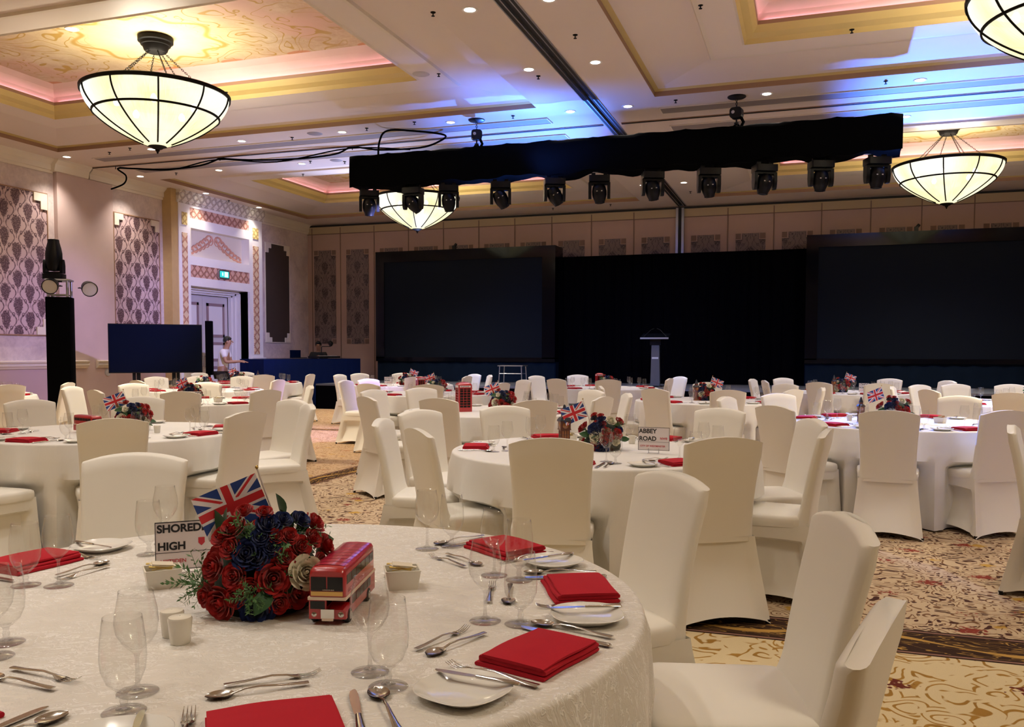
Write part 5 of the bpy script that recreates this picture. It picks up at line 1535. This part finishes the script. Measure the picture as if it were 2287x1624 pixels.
def make_hoist(seed):
    r = empty('chain_hoist')     # origin at ceiling
    m_ = MB(); m_.lathe([(.001, -.03), (.11, -.025), (.13, -.012), (.13, 0)], 20); m_.build('ceiling_plate', 'black_metal', r, smooth=40)
    m_ = MB()
    for i in range(5):
        q = i*.026; s_ = i % 2
        m_.tube([(.0 if s_ else -.012, -.012 if s_ else 0, -.04-q), (.0 if s_ else -.012, -.012 if s_ else 0, -.065-q), (.0 if s_ else .012, .012 if s_ else 0, -.065-q), (.0 if s_ else .012, .012 if s_ else 0, -.04-q), (.0 if s_ else -.012, -.012 if s_ else 0, -.04-q)], .005, 5)
    m_.build('hook_chain', 'black_metal', r)
    m_ = MB(); m_.loft([[(x, y, z) for x, z in [(a, b-.235) for a, b in rrect(.085, .075, .045, 4)]] for y in (-.06, .06)]); m_.build('motor_housing', 'black_metal', r, smooth=35)
    m_ = MB(); m_.lathe([(.001, .004), (.022, .002), (.024, 0)], 14, mat=Matrix.Translation((-.035, -.061, -.225)) @ Matrix.Rotation(PI/2, 4, 'X')); m_.build('badge', 'lens_frost', r, smooth=50)
    m_ = MB(); m_.tube([(0, 0, -.31), (0, 0, -.38)], .012, 8); m_.lathe([(.001, -.41), (.03, -.40), (.034, -.37), (.001, -.36)], 12); m_.build('load_hook', 'black_metal', r, smooth=60)
    m_ = MB(); m_.tube([(0, 0, -.37), (-.07, 0, -.46)], .014, 8); m_.tube([(0, 0, -.37), (.07, 0, -.46)], .014, 8); m_.tube([(.06, .03, -.3), (.09, .04, -.36), (.06, .04, -.42)], .022, 8); m_.build('sling', 'black_cloth', r, smooth=60)
    return r
ho = Proto(make_hoist(1))
ho.place((-5.02, 13.0, 5.0), .4, 'black chain hoist holding the left part of the truss', 'hoist', 'truss chain hoists'); ho.place((-1.05, 13.0, 5.0), -.2, 'black chain hoist holding the right part of the truss', 'hoist', 'truss chain hoists')
# cable sagging under the ceiling to the truss
m_ = MB()
def Q(*pts):
    """smooth curve through points"""
    P = [Vector(p) for p in pts]; out = []
    for i in range(len(P)-1):
        p0, p1, p2, p3 = P[max(i-1, 0)], P[i], P[i+1], P[min(i+2, len(P)-1)]
        for k in range(6):
            t = k/6; out.append(.5*((2*p1)+(p2-p0)*t+(2*p0-5*p1+4*p2-p3)*t*t+(3*p1-p0-3*p2+p3)*t**3))
    return out+[P[-1]]
m_.tube(Q((-13.35, 14.2, 4.62), (-12.85, 14.0, 4.66), (-12.75, 13.95, 4.80), (-12.95, 13.95, 4.95), (-12.6, 13.95, 4.93), (-11.8, 13.95, 4.86), (-11.0, 13.95, 4.88), (-10.55, 13.95, 4.985)), .016, 6)
m_.tube(Q((-10.55, 13.95, 4.985), (-9.9, 13.95, 4.91), (-8.9, 13.95, 4.86), (-8.1, 13.95, 4.89), (-7.75, 13.95, 4.985), (-7.2, 13.95, 4.90), (-6.4, 13.9, 4.87), (-5.9, 13.6, 4.88), (-5.75, 13.4, 4.92), (-6.2, 13.2, 4.97), (-6.6, 13.05, 4.97), (-6.72, 13.0, 4.8), (-6.75, 13.0, 4.5)), .016, 6)
m_.tube(Q((-12.9, 13.95, 4.97), (-11.7, 13.93, 4.84), (-10.6, 13.93, 4.96), (-9.3, 13.93, 4.83), (-7.8, 13.93, 4.965), (-6.6, 13.9, 4.85)), .012, 6)
for x in (-13.0, -10.55, -7.75): m_.tube([(x, 13.95, 4.995), (x, 13.95, 4.94)], .008, 5)
tag(m_.build('power_cable', 'black_cloth', smooth=60), 'black cable sagging in loops below the ceiling from left wall to truss', 'cable')

# ------------------------------------------------------------------ screens, drape, stage, lectern
plain('screen_face', (0.0075, 0.0100, 0.0170), 0.7, spec=0.02, var=0.05, vs=1)
plain('screen_gloss', (0.0015, 0.002, 0.005), 0.10, spec=0.22, var=0.05)
plain('screen_side', (0.004, 0.005, 0.008), 0.14, spec=0.3)
plain('blue_lit_cloth', (0.003, 0.008, 0.020), 0.9, spec=0.1, var=0.2, vs=5)  # black skirt cloth; the blue light on it is put into the colour
def led(name, x0, x1, px0, px1, label):
    r = empty(name, ((x0+x1)/2, 21.0, 0)); cx = (x0+x1)/2
    yb = .7
    m_ = MB(); 
    m_.box((x0-cx, 0.0, 3.74), (x1-cx, yb, 4.02)); m_.box((x0-cx, 0, 1.2), (px0-cx, yb, 3.74)); m_.box((px1-cx, 0, 1.2), (x1-cx, yb, 3.74)); m_.box((x0-cx, 0, 1.12), (x1-cx, yb, 1.23)); m_.box((px0-cx, .1, 1.2), (px1-cx, yb, 3.74))
    m_.build('surround', 'screen_gloss', r)
    MB().box((px0-cx, .03, 1.23), (px1-cx, .1, 3.74)).build('display', 'screen_face', r)
    m_ = MB()
    rings = []
    n = int((x1-x0)/.12)
    for k in (0.61, 1.12): rings.append([(x0-cx+.02+(x1-x0-.04)*i/n, .06+.02*math.sin(i*1.9), k) for i in range(n+1)])
    m_.loft(rings, close=False); m_.box((x0-cx, .1, .62), (x1-cx, yb, 1.12)); m_.build('skirt', 'blue_lit_cloth', r, smooth=60)
    m_ = MB(); m_.box((-.3, .05, 4.02), (-.22, .15, 4.12)); m_.tube([(-.26, .1, 4.1), (-.2, .1, 4.17)], .035, 8); m_.build('camera', 'black_metal', r)
    return tag(r, label, 'screen')
led('projection_screen', -11.0, -6.02, -10.75, -6.36, 'large switched off black screen in glossy frame on the left, behind the small steel table')
led('projection_screen', -.11, 4.95, .15, 4.69, 'large switched off black screen in glossy frame on the right, cut by the photo edge')
m_ = MB(); n = 120
rings = [[(-6.02+5.92*i/n, 21.35+.035*math.sin(i*1.35)+.012*math.sin(i*3.7), z) for i in range(n+1)] for z in (.61, 1.5, 3.0, 3.735)]
m_.loft(rings, close=False)
m_.tube([(-6.02, 21.36, 3.74), (-.1, 21.36, 3.74)], .02, 6)
tag(m_.build('stage_drape', 'velvet_black', smooth=60), 'wide black velvet drape between the two large screens', 'drape')
m_ = MB(); m_.box((-11.2, 18.3, .56), (5.2, 21.95, .60), 0); m_.box((-11.2, 18.3, 0), (5.2, 18.33, .56), 1); m_.box((-11.2, 18.3, 0), (-11.17, 21.95, .56), 1); m_.box((5.17, 18.3, 0), (5.2, 21.95, .56), 1)
o = m_.build('stage_platform', ['stage_top', 'velvet_black']); o.location.z = 0
tag(o, 'low black stage platform before the screens with bluish lit top', 'stage')
# screens and drape stand on the platform; lectern
plain('perspex', (0.10, 0.10, 0.11), 0.2)
r = empty('lectern', (-3.22, 19.3, .60))
m_ = MB(); m_.box((-.20, -.15, 0), (.20, .15, .03)); m_.build('base', 'black_metal', r)
m_ = MB(); m_.loft([[(x, y, z) for x, y in rrect(a, .06, .01, 2)] for a, z in ((.105, .03), (.085, .92))]); m_.build('column', 'perspex', r, smooth=30)
MB().box((-.07, -.07, .62), (.07, -.062, .66)).build('column_badge', 'lens_frost', r)
m_ = MB(); m_.add([(-.31, -.2, 1.06), (.31, -.2, 1.06), (.31, .16, 1.16), (-.31, .16, 1.16), (-.31, -.2, 1.085), (.31, -.2, 1.085), (.31, .16, 1.185), (-.31, .16, 1.185)], [(3, 2, 1, 0), (4, 5, 6, 7), (0, 1, 5, 4), (1, 2, 6, 5), (2, 3, 7, 6), (3, 0, 4, 7)]); m_.box((-.12, -.05, .92), (.12, .05, 1.09)); m_.build('reading_top', 'screen_side', r)
m_ = MB(); m_.box((-.31, -.205, 1.055), (.31, -.195, 1.09)); m_.build('front_edge', 'steel', r)
for sx in (-1, 1):
    m_ = MB(); m_.tube([(sx*.26, -.1, 1.1), (sx*.10, -.05, 1.26), (sx*.03, -.04, 1.29)], .006, 6); m_.build('gooseneck_microphone', 'black_metal', r, smooth=60)
tag(r, 'slim lectern with silver column and dark top on the stage before the drape', 'lectern')
r = empty('folding_table', (-6.45, 19.0, .602))
MB().box((-.30, -.2, .44), (.30, .2, .46)).build('tabletop', 'steel', r)
for k, (sx, sy) in enumerate(((-1, -1), (1, -1), (1, 1), (-1, 1))):
    m_ = MB(); m_.tube([(sx*.26, sy*.16, .44), (sx*.28, sy*.18, 0)], .012, 8); m_.build('leg', 'steel', r, smooth=60)
m_ = MB(); m_.tube([(-.27, -.17, .27), (.27, -.17, .27)], .008, 6); m_.tube([(-.27, .17, .27), (.27, .17, .27)], .008, 6); m_.build('stretcher', 'steel', r)
tag(r, 'small thin legged steel table on the stage below the left screen', 'table')

# ------------------------------------------------------------------ light tower at left, television, column speaker, desk
r = empty('light_tower', (-12.2, 11.75, 0), .6)
MB().loft([[(x, y, z) for x, y in rrect(.19, .19, .015, 2)] for z in (.0, 2.28)]).build('cloth_sleeve', 'black_cloth', r, smooth=30)
m_ = MB()
for sx in (-.15, .15):
    for sy in (-.15, .15): m_.tube([(sx, sy, 2.25), (sx, sy, 2.58)], .022, 8)
for z in (2.32, 2.56): 
    m_.tube([(-.15, -.15, z), (.15, -.15, z), (.15, .15, z), (-.15, .15, z), (-.15, -.15, z)], .012, 6)
m_.box((-.19, -.19, 2.56), (.19, .19, 2.585)); m_.build('truss_tower', 'steel', r, smooth=60)
tag(r, 'tall tower wrapped in black cloth at the left, carrying three stage lights', 'light tower')
def par(loc, rz, rx, label):
    r = empty('par_light', loc, rz)
    m_ = MB(); m_.lathe([(.001, .13), (.07, .125), (.10, .09), (.12, .0), (.125, -.08), (.128, -.10), (.118, -.10), (.115, -.08)], 24); b = m_.build('can', 'head_black', r, smooth=50, rot=(rx, 0, 0))
    m_ = MB(); m_.lathe([(.001, -.085), (.115, -.085)], 24); m_.build('lens', 'lens_frost', b)
    m_ = MB(); m_.tube([(-.135, 0, 0), (-.135, .14, 0), (.135, .14, 0), (.135, 0, 0)], .010, 6); m_.tube([(0, .14, 0), (0, .30, .0)], .02, 6); m_.build('bracket', 'black_metal', r)
    return tag(r, label, 'stage light', 'lamps on the light tower')
par((-12.06, 11.44, 2.46), .55, -1.25, 'round black can light at the left side of the tower top')
par((-11.70, 11.88, 2.44), 1.0, -1.25, 'round black can light sticking out to the right of the tower top')
o = make_head(.0, PI, 0); o.location = (-12.28, 11.72, 2.59); o.rotation_euler = (PI, 0, .4)
for c_ in o.children:
    if c_.name.startswith('lamp_head'): c_.rotation_euler = (0, 0, 0); c_.location = (0, 0, -.36); c_.scale = (1.25, 1.25, 1.9)
tag(o, 'black moving head light pointing straight up on top of the light tower', 'stage light', 'lamps on the light tower')
# television on its stand
tx, ty = -11.8, 13.6
r = empty('television', (tx, ty, 0), faced(tx, ty)+.04)
plain('tv_screen', (0.0012, 0.004, 0.018), 0.25, spec=0.12)
m_ = MB(); m_.box((-.83, -.02, .95), (.83, .04, 1.88)); m_.build('cabinet', 'black_metal', r)
MB().box((-.815, -.024, .97), (.815, -.020, 1.865)).build('display', 'tv_screen', r)
m_ = MB(); m_.box((-.35, .04, .7), (-.28, .1, 1.6)); m_.box((.28, .04, .7), (.35, .1, 1.6)); m_.box((-.45, -.3, .02), (-.38, .35, .08)); m_.box((.38, -.3, .02), (.45, .35, .08)); m_.box((-.42, .04, .05), (-.36, .1, .95)); m_.box((.36, .04, .05), (.42, .1, .95)); m_.box((-.45, .04, .72), (.45, .1, .80)); m_.build('stand', 'black_metal', r)
tag(r, 'switched off black television on a floor stand before the left wall', 'television')
r = empty('column_speaker', (-12.45, 16.0, 0), .5)
MB().box((-.07, -.09, .85), (.07, .09, 2.03)).build('speaker_column', 'black_cloth', r)
MB().box((-.20, -.25, 0), (.20, .25, .45)).build('subwoofer', 'black_metal', r); MB().tube([(0, 0, .45), (0, 0, .86)], .02, 8).build('pole', 'black_metal', r)
tag(r, 'slim black column speaker in front of the double door', 'speaker')
plain('desk_blue', (0.002, 0.008, 0.055), 0.8, spec=0.1, var=0.1)
A_, C_, R_p, B_ = (-12.92, 17.72), (-12.1, 17.5), (-11.25, 20.6), (-12.05, 20.82)
m_ = MB()
def wavy(p, q, n, amp):
    out = []
    for i in range(n):
        t = i/n; dx, dy = q[0]-p[0], q[1]-p[1]; L = math.hypot(dx, dy)
        s_ = amp*math.sin(i*2.1)
        out.append((p[0]+dx*t+dy/L*s_, p[1]+dy*t-dx/L*s_))
    return out
loop = wavy(A_, C_, 10, .01)+wavy(C_, R_p, 40, .012)+wavy(R_p, B_, 8, .01)+wavy(B_, A_, 40, .01)
m_.loft([[(x, y, .01) for x, y in loop], [(x, y, 1.19) for x, y in loop]], caps=(False, False))
m_.add([(x, y, 1.205) for x, y in (A_, C_, R_p, B_)], [(0, 1, 2, 3)]); m_.add([(x, y, 1.19) for x, y in (A_, C_, R_p, B_)], [(3, 2, 1, 0)])
tag(m_.build('control_desk', 'desk_blue', smooth=40), 'long control desk draped in dark blue cloth in the left corner', 'desk')
r = empty('laptop', (-12.05, 18.9, 1.207), 1.3)
MB().box((-.17, -.12, 0), (.17, .12, .018)).build('keyboard_base', 'black_metal', r)
MB().box((-.17, .11, .0), (.17, .125, .2)).build('display', 'tv_screen', r)
tag(r, 'dark laptop lying open on the blue control desk', 'laptop')
r = empty('mixing_console', (-11.8, 19.7, 1.207), 1.3)
m_ = MB(); m_.box((-.35, -.22, 0), (.35, .22, .05)); m_.build('console_body', 'black_metal', r)
m_ = MB()
for i in range(14): m_.box((-.31+i*.046, -.15, .05), (-.30+i*.046, -.12, .062))
m_.build('faders', 'lens_frost', r)
tag(r, 'low black mixing console on the far part of the control desk', 'mixing console')
r = empty('work_lamp', (-12.15, 20.15, 1.207), 1.0)
m_ = MB(); m_.lathe([(.001, 0), (.07, .0), (.07, .015), (.001, .02)], 16); m_.tube([(0, 0, .01), (0, 0, .28)], .012, 6); m_.tube([(0, 0, .28), (.02, 0, .30), (.25, 0, .30)], .010, 6); m_.build('stand', 'black_metal', r)
m_ = MB(); m_.lathe([(.001, .06), (.05, .05), (.08, .0), (.075, -.03), (.001, -.03)], 16, mat=Matrix.Translation((.26, 0, .38)) @ Matrix.Rotation(1.2, 4, 'Y')); m_.tube([(.25, 0, .30), (.26, 0, .36)], .01, 6); m_.build('shade', 'black_metal', r, smooth=40)
tag(r, 'small black lamp on an arm above the desk beside the seated operator', 'lamp')
# round wall plate
r = empty('wall_clock_plate', (XL+.091, 14.32, .93), 0)
m_ = MB(); m_.lathe([(.001, .02), (.03, .02), (.05, .012), (.07, .02), (.08, .0)], 24, mat=Matrix.Rotation(PI/2, 4, 'Y')); m_.build('ring', 'lens_frost', r, smooth=40)
r.name = 'wall_emblem'
tag(r, 'small round ring shaped plate on the wall below the chair rail', 'wall plate')
# ------------------------------------------------------------------ people
plain('skin', (0.33, 0.17, 0.10), 0.5, var=0.05)
plain('hair_black', (0.008, 0.007, 0.007), 0.6)
plain('shirt_white', (0.62, 0.58, 0.60), 0.75, var=0.03)
plain('shorts_black', (0.012, 0.012, 0.014), 0.8)
plain('shirt_black', (0.010, 0.010, 0.012), 0.8)
def skinned(name, V, Eg, Rr, mat, parent, root=0, sub=2):
    me = D.meshes.new(name); me.from_pydata([tuple(v) for v in V], Eg, [])
    o = D.objects.new(name, me); COL.objects.link(o)
    sk = o.modifiers.new('s', 'SKIN'); sk.use_smooth_shade = True
    for i, sv in enumerate(me.skin_vertices[0].data):
        r_ = Rr[i]; sv.radius = (r_, r_) if isinstance(r_, (int, float)) else r_
        sv.use_root = (i == root)
    sb = o.modifiers.new('u', 'SUBSURF'); sb.levels = sb.render_levels = sub
    bpy.context.view_layer.update()
    m2 = D.meshes.new_from_object(o.evaluated_get(bpy.context.evaluated_depsgraph_get()))
    D.objects.remove(o); m2.materials.clear(); m2.materials.append(M[mat])
    for p in m2.polygons: p.use_smooth = True
    q = D.objects.new(name, m2); COL.objects.link(q); q.parent = parent
    return q
def person(loc, rz, label, top, bottom, seated=False):
    """faces +y"""
    r = empty('person', loc, rz)
    z0 = -.42 if seated else 0.0
    J = {}; V = []; R = []; Eg = []
    def v(n, p, rad): J[n] = len(V); V.append(Vector(p)); R.append(rad); return n
    def e(a, b): Eg.append((J[a], J[b]))
    hp = .92+z0; lean = .09 if not seated else .05
    v('pel', (0, 0, hp), (.155, .11)); v('bel', (0, .02, hp+.16), (.135, .10)); v('che', (0, lean*.7, hp+.33), (.165, .115)); v('nb', (0, lean, hp+.49), (.07, .065)); v('nk', (0, lean+.03, hp+.56), (.052, .055)); v('hd', (0, lean+.065, hp+.66), (.075, .09)); v('ht', (0, lean+.06, hp+.74), (.062, .075))
    for a, b in (('pel', 'bel'), ('bel', 'che'), ('che', 'nb'), ('nb', 'nk'), ('nk', 'hd'), ('hd', 'ht')): e(a, b)
    for s, n in ((-1, 'l'), (1, 'r')):
        v(n+'sh', (s*.18, lean*.9, hp+.44), .062); v(n+'el', (s*.235, lean+.06, hp+.20), .045); v(n+'wr', (s*.17, lean+.30, hp+.22 if not seated else hp+.26), .028); v(n+'pa', (s*.155, lean+.37, hp+.215 if not seated else hp+.26), (.036, .018))
        e('che', n+'sh'); e(n+'sh', n+'el'); e(n+'el', n+'wr'); e(n+'wr', n+'pa')
        for k in range(4):
            fx = s*.155+(-.027+.018*k); l = (.070, .080, .075, .060)[k]
            v(n+'f%da' % k, (fx, lean+.40+l*.3, hp+.205+(0 if not seated else .05)), .0090); v(n+'f%db' % k, (fx, lean+.395+l, hp+.190+(0 if not seated else .05)), .0078); e(n+'pa', n+'f%da' % k); e(n+'f%da' % k, n+'f%db' % k)
        v(n+'ta', (s*.155-s*.045, lean+.375, hp+.21), .010); v(n+'tb', (s*.155-s*.062, lean+.41, hp+.20), .009); e(n+'pa', n+'ta'); e(n+'ta', n+'tb')
        if seated:
            v(n+'hi', (s*.09, .05, hp-.02), .10); v(n+'kn', (s*.12, .45, hp+.0), .062); v(n+'an', (s*.12, .46, hp-.42), .040); v(n+'to', (s*.12, .60, hp-.45), .035)
        else:
            v(n+'hi', (s*.09, 0, hp-.08), .105); v(n+'kn', (s*.105, .03+.05*s, .50), .062); v(n+'an', (s*.11, -.02+.07*s, .09), .040); v(n+'to', (s*.12, .12+.07*s, .035), .034)
        e('pel', n+'hi'); e(n+'hi', n+'kn'); e(n+'kn', n+'an'); e(n+'an', n+'to')
    body = skinned('body', V, Eg, R, 'skin', r)
    # garments: grown over the same joints
    def garment(name, mat, names, edges, grow):
        idx = {n: i for i, n in enumerate(names)}
        VV = [Vector(V[J[n]]) if isinstance(n, str) else Vector(n[1]) for n in names]
        RR = []
        for n in names:
            q = R[J[n]]; RR.append(tuple(x+grow for x in q) if isinstance(q, tuple) else q+grow)
        return skinned(name, VV, [(idx[a], idx[b]) for a, b in edges], RR, mat, r)
    # shortened sleeve joints
    for n in 'lr':
        a, b = V[J[n+'sh']], V[J[n+'el']]
        v(n+'sl', a.lerp(b, .62), .050)
    garment('shirt', top, ['pel', 'bel', 'che', 'nb', 'lsh', 'lsl', 'rsh', 'rsl'], [('pel', 'bel'), ('bel', 'che'), ('che', 'nb'), ('che', 'lsh'), ('lsh', 'lsl'), ('che', 'rsh'), ('rsh', 'rsl')], .016)
    for n in 'lr':
        a, b = V[J[n+'hi']], V[J[n+'kn']]
        v(n+'sk', a.lerp(b, .85), .082)
    garment('shorts', bottom, ['pel', 'lhi', 'lsk', 'rhi', 'rsk'], [('pel', 'lhi'), ('lhi', 'lsk'), ('pel', 'rhi'), ('rhi', 'rsk')], .014)
    hz = hp+.70; hy = lean+.055
    m_ = MB(); rings = []
    for i in range(9):
        a = -0.35+i/8*(PI/2+.35); rr_ = math.cos(a); zz = hz+.105*math.sin(a)
        rings.append([(.088*rr_*math.cos(2*PI*j/18), hy-.012+.104*rr_*math.sin(2*PI*j/18)-(.02 if i < 3 and math.sin(2*PI*j/18) > .2 else 0)+0, zz+(.045 if (i < 3 and math.sin(2*PI*j/18) > .35) else 0)) for j in range(18)])
    m_.loft(rings); m_.build('hair', 'hair_black', r, smooth=180)
    m_ = MB(); m_.tube([(0, hy+.09, hp+.685), (0, hy+.118, hp+.655), (0, hy+.10, hp+.648)], [.008, .013, .009], 8); m_.build('nose', 'skin', r, smooth=180)
    for s in (-1, 1):
        m_ = MB(); m_.lathe([(.001, .004), (.010, .002), (.012, -.003)], 10, mat=Matrix.Translation((s*.030, hy+.092, hp+.685)) @ Matrix.Rotation(-PI/2, 4, 'X')); m_.build('eye', 'hair_black', r)
        m_ = MB(); m_.lathe([(.001, .006), (.018, .004), (.024, 0), (.018, -.006), (.001, -.006)], 10, mat=Matrix.Translation((s*.080, hy, hp+.67)) @ Matrix.Rotation(PI/2*s, 4, 'Y') @ Matrix.Scale(1.4, 4, (1, 0, 0))); m_.build('ear', 'skin', r, smooth=180)
    m_ = MB(); m_.tube([(-.022, hy+.094, hp+.622), (0, hy+.102, hp+.620), (.022, hy+.094, hp+.622)], .005, 6); m_.build('mouth', 'terracotta', r)
    return tag(r, label, 'person')
person((-12.85, 16.95, 0), math.radians(-68), 'person in white short sleeved shirt and black shorts standing beside the desk', 'shirt_white', 'shorts_black')
person((-12.85, 21.15, .36), math.radians(-150), 'person in black sitting behind the far end of the control desk', 'shirt_black', 'shorts_black', True)
r = empty('desk_stool', (-12.85, 21.15, 0))
MB().lathe([(.001, .76), (.17, .76), (.18, .79), (.17, .82), (.001, .825)], 24).build('seat', 'black_metal', r, smooth=40)
MB().tube([(0, 0, .02), (0, 0, .77)], .025, 10).build('post', 'black_metal', r, smooth=60)
MB().lathe([(.001, .03), (.2, .02), (.21, 0), (.001, 0)], 24).build('base', 'black_metal', r, smooth=40)
tag(r, 'tall black stool under the seated operator behind the desk', 'stool')
